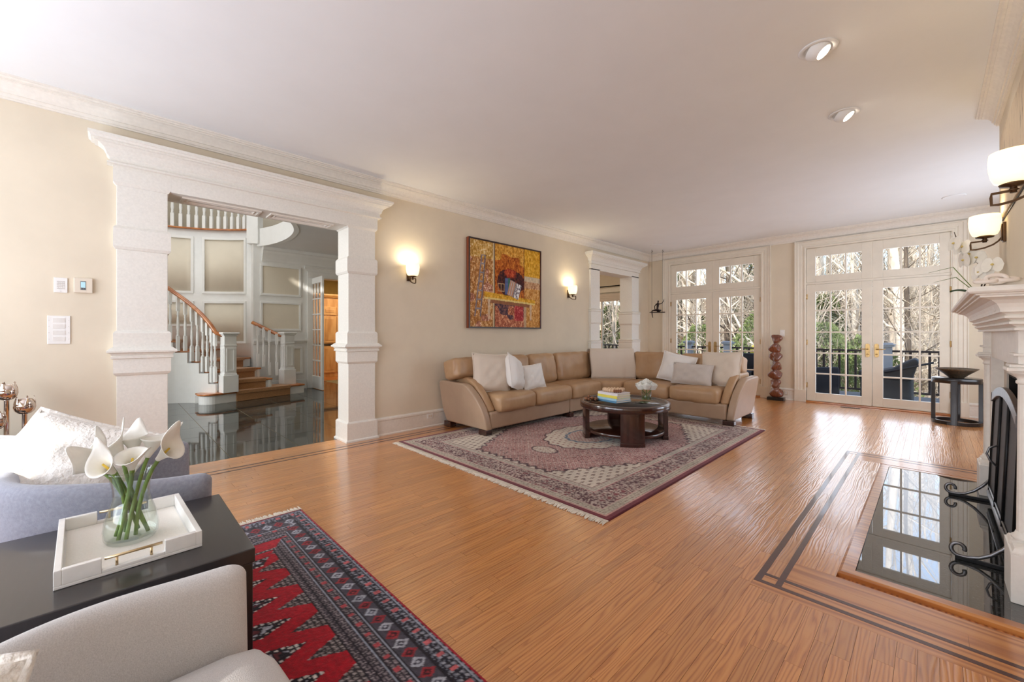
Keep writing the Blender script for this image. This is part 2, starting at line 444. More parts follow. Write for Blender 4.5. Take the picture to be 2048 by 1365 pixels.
# boards of the hearth border that run with the floor
for x0, x1 in ((-.581, -.524), (-.498, -.4145), (-.4145, -.331)):
    row(x0, x1, 2.56 if x0 > -.52 else 2.3485, 5.0895 if x0 > -.52 else 5.2915, rr)
def vis_d(p):
    cx_, cy_ = (p[0]+p[1])/2, (p[2]+p[3])/2
    d = -sin(TH)*cx_+cos(TH)*cy_; l = cos(TH)*cx_+sin(TH)*cy_
    ok = d > .9 and abs(l) < d*1.28+.3
    rug = (-4.1 < cx_ < -1.46 and 2.3 < cy_ < 5.7) or (cx_ > -3.0 and cy_ < .9)
    return math.hypot(cx_, cy_)+(0 if ok else 100)+(50 if rug else 0)
planks.sort(key=vis_d)
def finish_planks(b, name, parent, mat_=None):
    o = b.build(name, mat_ or OAK, parent); me = o.data
    A = me.attributes.new('gco', 'FLOAT_VECTOR', 'POINT'); A.data.foreach_set('vector', np.array(b_att, 'f').ravel())
    T = me.attributes.new('tone', 'FLOAT', 'POINT'); T.data.foreach_set('value', np.array(b_tone, 'f'))
    return o
for k, p in enumerate(planks[:296]):
    b_att, b_tone = [], []; b = MB(); plank_mesh(b, *p, seed=k); finish_planks(b, 'plank', floor)
b_att, b_tone = [], []; b = MB()
for k, p in enumerate(planks[296:]): plank_mesh(b, *p, seed=1000+k)
stuff(finish_planks(b, 'plank_field', floor))
# walnut inlays and cross boards
def inlay(x0, y0, x1, y1, m=WALN, name='inlay_strip', z=.0006): return sbox(name, (x0, y0, -.0139), (x1, y1, z), m, floor)
inlay(-4.375, -1, -4.35, YF-.03); inlay(-4.29, -1, -4.265, YF-.03)
inlay(-.609, 2.243, -.5811, 5.4); inlay(-.524, 2.2685, -.498, 5.372)
inlay(-.581, 2.243, XR, 2.268); inlay(-.581, 2.325, -.524, 2.348); inlay(-.498, 2.325, XR, 2.348)
inlay(-.581, 5.372, XR, 5.4); inlay(-.581, 5.292, -.524, 5.315); inlay(-.498, 5.292, XR, 5.315)
for (x0, y0, x1, y1) in ((-.609, 2.19, XR, 2.2425), (-.581, 2.2685, -.524, 2.3245), (-.498, 2.2685, .3, 2.3245), (.3005, 2.2685, XR, 2.3245), (-.498, 2.3485, .1, 2.44), (.1005, 2.3485, XR, 2.44), (-.498, 2.4405, .55, 2.5595), (.5505, 2.4405, XR, 2.5595),
                         (-.609, 5.4005, XR, 5.45), (-.581, 5.3155, -.524, 5.3715), (-.498, 5.3155, XR, 5.3715), (-.498, 5.2, XR, 5.2915), (-.498, 5.09, XR, 5.1995)):
    inlay(x0, y0, x1, y1, OAKX, 'border_board', 0.0)
b = MB()      # raised oak frame of the hearth, mitred
b.sweep([(0, -.0139), (0, .012), (.05, .012), (.062, .004), (.062, -.0139)], [(XR, 2.667-.001), (HX-.001, 2.667-.001), (HX-.001, 4.974+.001), (XR, 4.974+.001)], side=-1)
b.build('hearth_frame', OAKX, floor)
hearth = tag(sbox('hearth', (HX, HY0, -.0139), (.96, HY1, .010), GRAN, bevel=.002), 'polished black granite hearth slab in the floor before the fireplace', 'hearth')
# --- walls
P1A, P1B, P1Z = .337, 1.865, 2.39        # stair-hall portal opening
P2A, P2B, P2Z = 6.76, 7.97, 2.42         # family-room portal opening
wl = wall_cells('wall_left', WALL, 'x', -4.74, XL, YB, YF+.17, ZC, [(P1A-.05, P1B+.05, 0, P1Z+.05), (P2A-.05, P2B+.05, 0, P2Z+.05)])
DS = [(-4.01, -2.26), (-1.55, .20)]
wf = wall_cells('wall_far', WALL, 'y', YF, YF+.17, -4.53, XR+.15, ZC, [(a-.02, c+.02, 0, 2.72) for a, c in DS])
wf2 = wall_cells('wall_family', WALL, 'y', YF, YF+.17, -7.4, -4.74, ZC, [(-6.5, -5.12, .7, 2.22)])
wall_cells('wall_right', WALL, 'x', XR, XR+.15, YB, YF+.17, ZC, [(5.75, 8.05, .5, 2.6)])
wall_cells('wall_back', WALL, 'y', YB-.15, YB, -4.74, XR+.15, ZC, [(-1.58, -1.22, .7, 1.98), (.1, .5, .7, 1.80)])  # unseen openings, sized to let sun reach only pillow and chair seat
struct(sbox('wall_sun_block', (2.6, -1.0, -.5), (2.8, 8.2, 4.5), WALLF))  # unseen outside wall added to keep sun out of the side window
ceil = struct(sbox('ceiling', (-4.74, YB, ZC), (XR+.15, YF+.17, ZC+.15), CEIL))
# chimney breast
CB = .37
struct(sbox('wall_chimney', (CB, 2.65, 1.2), (XR, 4.99, ZC), WALL))
# --- crown moulding
CROWN = [(0, 0), (.016, 0), (.016, .014), (.024, .014), (.028, .03), (.028, .038), (.036, .038), (.040, .058), (.054, .082), (.074, .1), (.088, .104), (.088, .114), (.102, .116), (.108, .126), (.118, .127), (.118, .14), (0, .14)]
b = MB().sweep(CROWN, [(XR, YB), (XL, YB), (XL, YF), (XR, YF), (XR, 4.99), (CB, 4.99), (CB, 2.65), (XR, 2.65), (XR, YB)], z=2.84)
struct(b.build('trim_1', TRIM))
# --- baseboards
BB = [(0, 0), (.03, 0), (.03, .014), (.02, .022), (.018, .17), (.026, .178), (.026, .196), (.012, .21), (0, .213)]
def bboard(name, path): return struct(MB().sweep(BB, path).build(name, TRIM))
bboard('baseboard_left', [(XL, 2.19), (XL, 6.47)])
bboard('baseboard_left', [(XL, YB), (XL, .03)]); bboard('baseboard_left', [(XL, 8.3), (XL, YF), (-4.18, YF)])
bboard('baseboard_far', [(-2.1, YF), (-1.72, YF)]); bboard('baseboard_far', [(.36, YF), (XR, YF), (XR, 5.0)])
# --- cast-stone portals
def portal(name, a, c, zt, wcol, xw=-4.49, xb=-4.78, zcor=2.718, ext=.13, frieze=True):
    root = sempty(name, (xw, (a+c)/2, 0))
    oa, oc = a-wcol, c+wcol
    def pc(y0, y1, x0=xb, x1=xw):
        return [(x0, y0), (x1, y0), (x1, y1), (x0, y1)]
    def ring(bd, y0, y1, prof):
        bd.sweep(prof, pc(y0, y1), closed=True, side=1)
    for (y0, y1) in ((oa, a), (c, oc)):
        b = MB().box((xb, y0, 0), (xw, y1, zt+.02)); b.build('column_shaft', STONE, root, .003)
        if frieze:
            b = MB(); ring(b, y0, y1, [(0, 1.87), (.008, 1.872), (.02, 1.892), (.02, 2.035), (.008, 2.055), (0, 2.057)]); b.build('column_band', STONE, root)
            b = MB(); ring(b, y0, y1, [(0, .865), (.008, .868), (.02, .888), (.02, 1.205), (.008, 1.222), (0, 1.224)]); b.build('column_band', STONE, root)
            b = MB(); ring(b, y0, y1, [(.02, 1.0), (.034, 1.004), (.034, 1.02), (.026, 1.026), (.04, 1.046), (.058, 1.052), (.058, 1.066), (.03, 1.09), (.02, 1.092)]); b.build('ledge', STONE, root)
            b = MB(); ring(b, y0, y1, [(0, 0), (.034, 0), (.034, .016), (.02, .028), (.02, .205), (.008, .22), (0, .222)]); b.build('column_base', STONE, root)
        else:
            for zz in (.2, 1.02, 1.62):
                b = MB(); ring(b, y0, y1, [(0, zz-.23), (.008, zz-.225), (.02, zz-.2), (.02, zz), (.034, zz+.012), (.02, zz+.03), (.034, zz+.05), (.01, zz+.062), (0, zz+.064)]); b.build('column_band', STONE, root)
    b = MB().box((xb, oa, zt), (xw, oc, 2.54))
    if frieze:
        for y0, y1 in ((oa, a), (c, oc)): b.sweep([(0, 2.375), (.006, 2.378), (.02, 2.4), (.02, 2.54), (0, 2.54)], pc(y0, y1), closed=True)
        b.box((xw, a+.0205, zt), (xw+.0198, c-.0205, 2.5398)); b.box((xb-.0198, a+.0205, zt), (xb, c-.0205, 2.5398))
    b.build('frieze', STONE, root)
    o = .02 if frieze else 0
    b = MB().sweep([(0, 2.525), (.034, 2.527), (.034, 2.54), (.02, 2.545), (.02, 2.575), (.034, 2.588), (.038, 2.61), (.052, 2.638), (.082, 2.66), (.1, 2.663), (.1, 2.674), (.12, 2.678), (.125, 2.692), (.135, 2.697), (.135, zcor), (0, zcor)],
                   [(XL+.002, oa-o), (xw+o, oa-o), (xw+o, oc+o), (XL+.002, oc+o)], side=-1 if False else 1)
    b.build('cornice', STONE, root)
    if frieze:          # soffit panels
        n = 2
        for k in range(n):
            y0 = a+.10+k*((c-a-.2)/n+.02); y1 = y0+(c-a-.2)/n-.06
            b = MB().sweep([(0, 0), (.0, -.014), (.018, -.014), (.03, -.004), (.045, -.004), (.05, -.012), (.06, 0)], [(xb+.05, y0), (xw-.05, y0), (xw-.05, y1), (xb+.05, y1)], closed=True, side=-1, z=zt)
            b.build('soffit_panel', TRIM, root)
    return root
portal('trim_2', P1A, P1B, P1Z, .31)
portal('trim_3', P2A, P2B, P2Z, .30, frieze=False, zcor=2.735)
# --- French doors with transoms
MUNT = [.507, .867, 1.229, 1.603]
def glazed(root, x0, x1, z0, z1, gx0, gx1, gz0, gz1, mz, yy, th=.045):
    """stiles and rails as one frame, muntins and panes as parts"""
    b = MB(); y0, y1 = yy-th/2, yy+th/2
    b.box((x0, y0, z0), (gx0, y1, z1)).box((gx1, y0, z0), (x1, y1, z1)).box((gx0, y0, z0), (gx1, y1, gz0)).box((gx0, y0, gz1), (gx1, y1, z1))
    b.build('door_frame' if z0 < 1 else 'sash_frame', DOORP, root, .003)
    b = MB().sweep([(0, gz0*0), (.012, 0), (.0, .012)], [(0, 0), (1, 0)]) if False else None
    xs = [gx0+(gx1-gx0)*k/3 for k in range(4)]; zs = [gz0, *mz, gz1]; w = .011
    for xm in xs[1:-1]: MB().box((xm-w, yy-.016, gz0), (xm+w, yy+.016, gz1)).build('muntin', DOORP, root)
    for zm in mz: MB().box((gx0, yy-.0155, zm-w), (gx1, yy+.0155, zm+w)).build('muntin', DOORP, root)
    for i in range(3):
        for j in range(len(zs)-1):
            MB().box((xs[i]+.004, yy-.002, zs[j]+.004), (xs[i+1]-.004, yy+.002, zs[j+1]-.004)).build('pane', GLASS, root)
    return root
dn = 0
def hinge(root, x, z, y): MB().tube([(x, y, z-.045), (x, y, z+.045)], .009, 8).box((x-.016, y+.004, z-.045), (x+.016, y+.01, z+.045)).build('hinge', BRASS, root)
for k, (x0, x1) in enumerate(DS):
    yy = YF+.03; xm = (x0+x1)/2-.0
    g = [(x0+.13, x0+.746), (x1-.745, x1-.122)]
    for s in (0, 1):
        dn += 1
        a, c = (x0+.004, xm-.003) if s == 0 else (xm+.003, x1-.004)
        root = sempty('door_%d' % dn, ((a+c)/2, yy, .03))
        glazed(root, a, c, .03, 2.06, g[s][0], g[s][1], .17, 1.935, MUNT, yy)
        MB().box((a+.01, yy-.034, .03), (c-.01, yy-.02, .048)).build('door_sweep', DOORP, root)
        for z in (.3, 1.05, 1.85): hinge(root, a-.002 if s == 0 else c+.002, z, YF-.004)
        hx = xm-.055 if s == 0 else xm+.055; sg = -1 if s == 0 else 1
        plate = MB().prism([(.028*cos(t)*(1 if abs(cos(t)) < .7 else 1), (.082 if sin(t) > 0 else -.082)+.028*sin(t)) for t in [2*pi*q/20 for q in range(20)]], yy-.03, yy-.022, lambda p, q, h: (hx+p, h, .93+q)).build('handle_plate', BRASS, root)
        MB().tube([(hx, yy-.03, .95), (hx, yy-.06, .95), (hx+sg*.03, yy-.065, .952), (hx+sg*.075, yy-.062, .95), (hx+sg*.11, yy-.06, .956)], [.009, .009, .009, .007, .005], 8).lathe([(.012, 0), (.016, .01), (.0, .02)], (hx, yy-.04, .86), 10).build('handle', BRASS, plate)
        wroot = sempty('window_%d' % dn, ((a+c)/2, yy, 2.1))
        glazed(wroot, a+.0, c-.0, 2.10, 2.695, g[s][0], g[s][1], 2.213, 2.55, [], yy)
    t = MB()
    # jambs, head, mullion, transom bar, threshold
    t.box((x0-.02, YF-.002, 0), (x0, YF+.16, 2.72)).box((x1, YF-.002, 0), (x1+.02, YF+.16, 2.72)).box((x0, YF-.002, 2.70), (x1, YF+.16, 2.72)).box((x0, YF+.002, 2.064), (x1, YF+.10, 2.098)).box((xm-.006, YF+.01, 2.098), (xm+.006, YF+.06, 2.70))
    head = struct(t.build('trim_%d' % (4+k), DOORP, bevel=.002))
    cas = [(0, 0), (0, .018), (.012, .024), (.03, .024), (.036, .014), (.06, .014), (.066, .02), (.11, .022), (.118, .03), (.148, .03), (.155, .04), (.17, .04), (.17, 0)]
    # casing profile swept around the opening in the wall plane
    cb = MB(); m_ = len(cas); pts = [(x0, .0, -1, 0), (x0, 2.70, -1, 1), (x1, 2.70, 1, 1), (x1, .0, 1, 0)]
    for (px, pz, ex, ez) in pts:
        for o_, th in cas: cb.v.append((px+ex*o_, YF-th, pz+(min(o_, .139) if ez else 0)))
    for i in range(3):
        for q in range(m_):
            w_ = (q+1) % m_; cb.f.append((i*m_+q, (i+1)*m_+q, (i+1)*m_+w_, i*m_+w_)); cb.m.append(0); cb.s.append(False)
    cb.build('casing', DOORP, head)
    for xx in (x0-.17, x1+.0): MB().box((xx-.003 if xx < x0-.1 else xx, YF-.044, 0), (xx+.17 if xx < x0-.1 else xx+.173, YF, .21)).build('plinth_block', DOORP, head, .003)
    MB().box((x0-.02, YF-.035, 0), (x1+.02, YF+.17, .026)).build('threshold', OAKX, head, .006)
vent = tag(MB().build('x', OAKP) if False else sbox('floor_vent', (-1.05, 8.5, 0), (-.8, 8.6, .004), BRONZE, bevel=.001), 'small bronze floor register in the oak before the glazed doors', 'vent')
for k in range(10): sbox('slot', (-1.04+.0235*k, 8.512, .0035), (-1.03+.0235*k, 8.588, .0048), IRON, vent)
# ================================================================== STAIR HALL
sx0 = -11.0
fl2 = struct(sbox('floor', (-13.0, -4.0, -.12), (-4.7205, 6.2, -.002), GROUT))
yy = -3.64
TS = .61
for i in range(10):
    for j in range(12):
        x0, y0 = -4.722-TS*(i+1), -3.43+TS*j-.02
        if x0 < -9.75 and y0 < 4: pass
        if x0 < -10.9: continue
        MB().box((x0+.0025, y0+.0025, -.0019), (x0+TS-.0025, y0+TS-.0025, 0)).build('tile', TILE, fl2)
struct(sbox('floor', (-14.0, 2.6, -.0019), (-10.83, 6.2, .001), OAKP))
XW = -9.6                       # panelled wall behind the stairs
# flat wall with door opening into the kitchen
wall_cells('wall_foyer', FOYW, 'x', XW-.2, XW, 2.05, 6.2, 3.32, [(3.2, 4.75, 0, 2.44)])
struct(sbox('wall_foyer', (-4.74-5.0, 6.2, 0), (-4.74, 6.35, 3.0), WALLF))
b = MB().sweep([(0, 2.70), (.02, 2.70), (.03, 2.74), (.06, 2.80), (.10, 2.86), (.11, 2.90), (.14, 2.92), (.14, 2.979), (0, 2.979)], [(XW, 2.2), (XW, 6.2)]); struct(b.build('trim_6', FOYW))
b = MB().sweep([(0, 2.63), (.02, 2.63), (.03, 2.655), (.045, 2.66), (.045, 2.685), (0, 2.69)], [(XW, 3.02), (XW, 4.9)]); struct(b.build('trim_6', FOYW))
def frame_x(x, y0, y1, z0, z1, name='panel_moulding', w=.045, th=.022, m=None, parent=None, fill=None):
    bb = MB()
    for (a0, a1, b0, b1) in ((y0, y1, z0, z0+w), (y0, y1, z1-w, z1), (y0, y0+w, z0+w, z1-w), (y1-w, y1, z0+w, z1-w)): bb.box((x, a0, b0), (x+th, a1, b1))
    o = bb.build(name, m or FOYW, parent, .006)
    return o
fw = sempty('wall_panelling', (XW, 2.5, 0))
for z0, z1 in ((1.99, 2.64), (1.26, 1.87)): 
    frame_x(XW, 2.17, 2.95, z0, z1, parent=fw); sbox('panel', (XW, 2.215, z0+.045), (XW+.004, 2.905, z1-.045), WALLF, fw)
frame_x(XW, 2.55, 2.98, .33, .92, parent=fw); sbox('panel', (XW, 2.595, .375), (XW+.004, 2.935, .875), WALLF, fw)
MB().box((XW, 2.05, 1.03), (XW+.04, 3.06, 1.07)).box((XW, 2.05, .99), (XW+.02, 3.06, 1.03)).build('chair_rail', FOYW, fw, .006)
MB().box((XW, 2.05, 0), (XW+.02, 3.06, .18)).box((XW, 2.05, .18), (XW+.014, 3.06, .21)).build('skirting', FOYW, fw, .004)
for a in (3.07, 4.75): MB().box((XW, a, 0), (XW+.03, a+.13, 2.4395)).build('door_casing', FOYW, fw, .006)
MB().box((XW, 3.07, 2.44), (XW+.03, 4.88, 2.57)).build('door_casing', FOYW, fw, .006)
# open leaf of the kitchen door, swung into the hall
t = thing('french_door', 'open white French door leaf standing beside the kitchen doorway', 'door', (-9.3, 3.2, 0))
xa, xb_ = -9.72, -8.975; y_, h_ = 3.19, 2.425
b = MB()
for (a0, a1, z0, z1) in ((xa, xa+.1, .01, h_), (xb_-.1, xb_, .01, h_), (xa+.1, xb_-.1, .01, .28), (xa+.1, xb_-.1, h_-.13, h_)): b.box((a0, y_-.02, z0), (a1, y_+.02, z1))
b.build('door_frame', FOYW, t, .003)
xs = [xa+.1+(xb_-xa-.2)*k/3 for k in range(4)]; zs = [.28+(h_-.13-.28)*k/6 for k in range(7)]
for x_ in xs[1:3]: sbox('muntin', (x_-.011, y_-.014, .28), (x_+.011, y_+.014, h_-.13), FOYW, t)
for z_ in zs[1:6]: sbox('muntin', (xa+.1, y_-.0135, z_-.011), (xb_-.1, y_+.0135, z_+.011), FOYW, t)
for i in range(3):
    for j in range(6): sbox('pane', (xs[i]+.003, y_-.002, zs[j]+.003), (xs[i+1]-.003, y_+.002, zs[j+1]-.003), GLASS, t)
# kitchen seen beyond
MAPLE = wood('maple', (186, 130, 72), (206, 152, 92), (222, 172, 112), rough=.4, coat=.2, sc=(1, 1, .2), wave=6, dist=4, bump=0)
KOL = M('olive_paint', (150, 124, 62), .8)
struct(sbox('wall_kitchen', (-12.6, 2.6, 0), (-12.4, 6.2, 3.0), KOL)); struct(sbox('wall_kitchen', (-12.4, 6.2, 0), (-9.8, 6.35, 3.0), KOL)); struct(sbox('wall_kitchen', (-12.4, 2.45, 0), (-9.8, 2.6, 3.0), KOL))
struct(sbox('ceiling', (-12.6, 2.45, 2.98), (-9.8, 6.35, 3.1), CEIL))
struct(MB().sweep([(0, 2.84), (.03, 2.85), (.1, 2.96), (.1, 2.98), (0, 2.98)], [(-12.4, 2.6), (-12.4, 6.2)]).build('trim_7', CEIL))
cab = thing('pantry_cabinet', 'tall maple kitchen cabinet seen through the far doorway', 'cabinet', (-12.1, 4.3, 0))
sbox('cabinet_body', (-12.395, 3.3, 0), (-11.72, 5.6, 2.2), MAPLE, cab, .004)
MB().sweep([(0, 2.2), (.03, 2.2), (.07, 2.27), (.07, 2.3), (0, 2.3)], [(-12.39, 3.3), (-11.72, 3.3), (-11.72, 5.6), (-12.39, 5.6)], side=1).build('cabinet_cornice', MAPLE, cab)
sbox('worktop', (-12.39, 3.28, .88), (-11.69, 5.62, .915), BLACKW, cab)
def cdoor(y0, y1, z0, z1):
    d = sbox('cabinet_door', (-11.72, y0, z0), (-11.70, y1, z1), MAPLE, cab, .003)
    sbox('raised_panel', (-11.70, y0+.07, z0+.07), (-11.692, y1-.07, z1-.07), MAPLE, d, .006)
ky = [3.33, 3.75, 4.14, 4.53, 4.92, 5.57]
for i in range(5):
    a, c = ky[i]+.01, ky[i+1]-.01
    cdoor(a, c, 1.92, 2.16) if False else cdoor(a, c, 1.72, 1.95); cdoor(a, c, .95, 1.69); cdoor(a, c, .12, .86)
# --- curved wall of the stair well
CL, CD, RW, RI = -5.72, 6.35, 2.1, .78
ZU = 3.32
def cyl(r, phi, z): a = math.radians(phi); return LD(CL+r*sin(a), CD+r*cos(a), z)
def arc_wall(r0, r1, p0, p1, z0, z1, n=40):
    b = MB()
    for (ra, rb) in ((r0, r1),):
        pr = [(ra, z0), (rb, z0), (rb, z1), (ra, z1)]
        for i in range(n+1):
            ph = p0+(p1-p0)*i/n
            b.v.extend([cyl(r, ph, z) for r, z in pr])
        for i in range(n):
            for q in range(4):
                w = (q+1) % 4; b.f.append((i*4+q, i*4+w, i*4+4+w, i*4+4+q)); b.m.append(0); b.s.append(q in (1, 3))
        b.f.append((0, 1, 2, 3)); b.f.append((n*4+3, n*4+2, n*4+1, n*4)); b.m += [0, 0]; b.s += [False, False]
    return b
wc = struct(arc_wall(RW, RW+.12, -76, 13.2, 0, ZU-.001, 40).build('wall_foyer_curved', FOYW))
def cframe(p0, p1, z0, z1, w=.045, th=.022):
    b = MB(); dp = math.degrees(w/RW)
    for (a0, a1, b0, b1) in ((p0, p1, z0, z0+w), (p0, p1, z1-w, z1), (p0, p0+dp, z0+w, z1-w), (p1-dp, p1, z0+w, z1-w)):
        n = max(1, int(abs(a1-a0)/3)); pr = [(RW-th, b0), (RW+.005, b0), (RW+.005, b1), (RW-th, b1)]; o = len(b.v)
        for i in range(n+1): b.v.extend([cyl(r, a0+(a1-a0)*i/n, z) for r, z in pr])
        for i in range(n):
            for q in range(4):
                w_ = (q+1) % 4; b.f.append((o+i*4+q, o+i*4+w_, o+i*4+4+w_, o+i*4+4+q)); b.m.append(0); b.s.append(False)
        b.f.append((o, o+1, o+2, o+3)); e = o+n*4; b.f.append((e+3, e+2, e+1, e)); b.m += [0, 0]; b.s += [False, False]
    b.build('panel_moulding', FOYW, wc)
    arc_wall(RW-.004, RW+.003, p0+dp, p1-dp, z0+w, z1-w, 8).build('panel', WALLF, wc)
for p0, p1 in ((-16.5, 7), (-43, -20.5), (-70, -47)):
    cframe(p0, p1, 2.02, 3.17); cframe(p0, p1, 1.0 if p0 > -20 else 1.35, 1.87)
# upper landing ring, its face, and the hall above
struct(arc_wall(RW+.121, 3.6, -165, 13.2, ZU-.3, ZU, 60).build('floor_landing', FOYW))
struct(arc_wall(3.5, 3.6, -165, 40, ZU, 5.6, 50).build('wall_upper', WALLF))
bal = thing('landing_balustrade', 'white balustrade curving along the upper landing over the stair hall', 'railing', cyl(RW, -10, ZU))
arc_wall(RW-.035, RW+.1, -110, 11, ZU, ZU+.03, 60).build('landing_nosing', RAILW, bal)
def baluster(p, zb, zt, s=.042, par=None, m=None, a=0):
    H = zt-zb; x_, y_ = p; b = MB()
    def sq(z0, z1, w): 
        c_ = [rot2((dx*w/2, dy*w/2), a) for dx, dy in ((-1, -1), (1, -1), (1, 1), (-1, 1))]
        b.prism([(x_+q[0], y_+q[1]) for q in c_], zb+z0, zb+z1)
    lo = .30*H if H < .8 else .26; up = .26*H
    sq(0, lo, s); sq(H-up, H, s); mid = H-lo-up
    b.lathe([(s*.5, lo), (s*.56, lo+.02*mid+.004), (s*.3, lo+.08*mid), (s*.5, lo+.12*mid), (s*.34, lo+.18*mid), (s*.52, lo+.34*mid), (s*.42, lo+.6*mid), (s*.3, lo+.82*mid), (s*.46, lo+.87*mid), (s*.32, lo+.93*mid), (s*.5, lo+mid)], (x_, y_, zb), 10)
    return b.build('baluster', m or FOYW, par)
ph = -62
while ph < 9.5:
    c = cyl(RW+.02, ph, 0); baluster((c[0], c[1]), ZU+.03, ZU+.88, .055, bal, a=TH-math.radians(ph)); ph += 3.55
b = MB(); b.tube([cyl(RW+.02, -80+91*i/40, ZU+.9) for i in range(41)], .035, 8); b.build('handrail', RAILW, bal)
cnw = cyl(RW-.02, 13.0, 0)
sb = MB().prism([(cnw[0]+q[0], cnw[1]+q[1]) for q in [rot2(v, TH+.1) for v in ((-.11, -.11), (.11, -.11), (.11, .11), (-.11, .11))]], 3.02, 4.5); sb.build('landing_newel', FOYW, bal, .01)
# slab over the side hall with its rounded edge
edge = [(-5.24, 8.42), (-4.98, 8.32), (-4.66, 8.13), (-4.3, 7.83), (-3.95, 7.45), (-3.65, 7.0), (-3.45, 6.45), (-3.35, 5.8), (-3.3, 5.0)]
for _ in range(3):
    edge = [edge[0]]+[q for i in range(len(edge)-1) for q in (tuple(.75*edge[i][k]+.25*edge[i+1][k] for k in (0, 1)), tuple(.25*edge[i][k]+.75*edge[i+1][k] for k in (0, 1)))]+[edge[-1]]
ew = [LD(*e)[:2] for e in edge]
poly = ew+[(-4.75, ew[-1][1]), (-4.75, 6.2), (-9.6, 6.2), (-9.6, ew[0][1])]
cs = struct(MB().prism(poly, 2.98, 3.3).build('ceiling', CEIL))
b = MB().sweep([(-.05, 2.98), (.03, 2.975), (.05, 3.0), (.05, 3.03), (.02, 3.05), (.02, 3.27), (.05, 3.29), (.05, 3.34), (-.05, 3.34)], ew, side=-1, smooth=False); b.build('fascia', FOYW, cs)
def pline(i0, f, z): 
    a = Vector(ew[i0]); c = Vector(ew[i0+1]); p = a.lerp(c, f); return (p.x, p.y, z)
b = MB().tube([pline(k, 0, 3.1) for k in range(16, 31)]+[pline(k, 0, 3.23) for k in range(30, 15, -1)], .012, 4, closed=True); b.build('panel_moulding', FOYW, cs)
lampd = tag(MB().lathe([(.07, 0), (.07, -.008), (.05, -.02), (.0, -.02)], (-8.6, 3.5, 2.98), 16).build('smoke_detector', WPLAS), 'small round detector on the hall ceiling near the kitchen doorway', 'detector')
# enclosing walls and roof of the hall
struct(sbox('wall_foyer', (-13.0, -4.0, 0), (-4.74, -3.9, 5.8), WALLF)); struct(sbox('ceiling', (-13.2, -4.0, 5.95), (-4.7, 6.4, 6.05), CEIL))
struct(sbox('wall_foyer', (-4.72, -4.0, 3.13), (-4.6, 6.4, 6.0), WALLF)); struct(sbox('wall_foyer', (-13.2, -4.0, 0), (-13.1, 2.4, 6.0), WALLF)); struct(sbox('wall_foyer', (-13.2, 6.36, 3.3), (-4.6, 6.4, 6.0), WALLF))
# --- the stairs
CARP = M('tan_carpet', (176, 128, 84), .95, var=.08, scale=60, bump=.6, bscale=240, sheen=.4)
st = thing('staircase', 'curved white staircase with oak treads, tan carpet runner and turned balusters', 'staircase', LD(-4.9, 7.3))
PIN = [57, 44, 28.5, 11, -7, -25, -43, -61, -79, -97, -115]
RISE = .18
IN_ = [(-5.10, 7.12), (-5.225, 7.13), (-5.40, 7.15), (-5.61, 7.16), (-5.84, 7.12), (-6.05, 7.03), (-6.22, 6.88), (-6.33, 6.68), (-6.38, 6.46), (-6.36, 6.22), (-6.30, 6.0)]
def innr(s_, off=0.0):      # inner string line, s_ counted in treads from the second
    k = max(0, min(len(IN_)-2, int(math.floor(s_)))); f = s_-k
    p = Vector(IN_[k]).lerp(Vector(IN_[k+1]), f); d = (Vector(IN_[k+1])-Vector(IN_[k])).normalized()
    p = p+Vector((d.y, -d.x))*off*-1
    return Vector(LD(p.x, p.y)[:2])
def outr(i): return PIN[i-2]-(18 if i < 4 else 17.5)
def nose(i, r):      # point on the nosing line of tread i (i from 2)
    a = innr(i-2, -.06); c = Vector(cyl(RW-.02 if i > 3 else 1.86, outr(i), 0)).to_2d()
    return a.lerp(c, r)
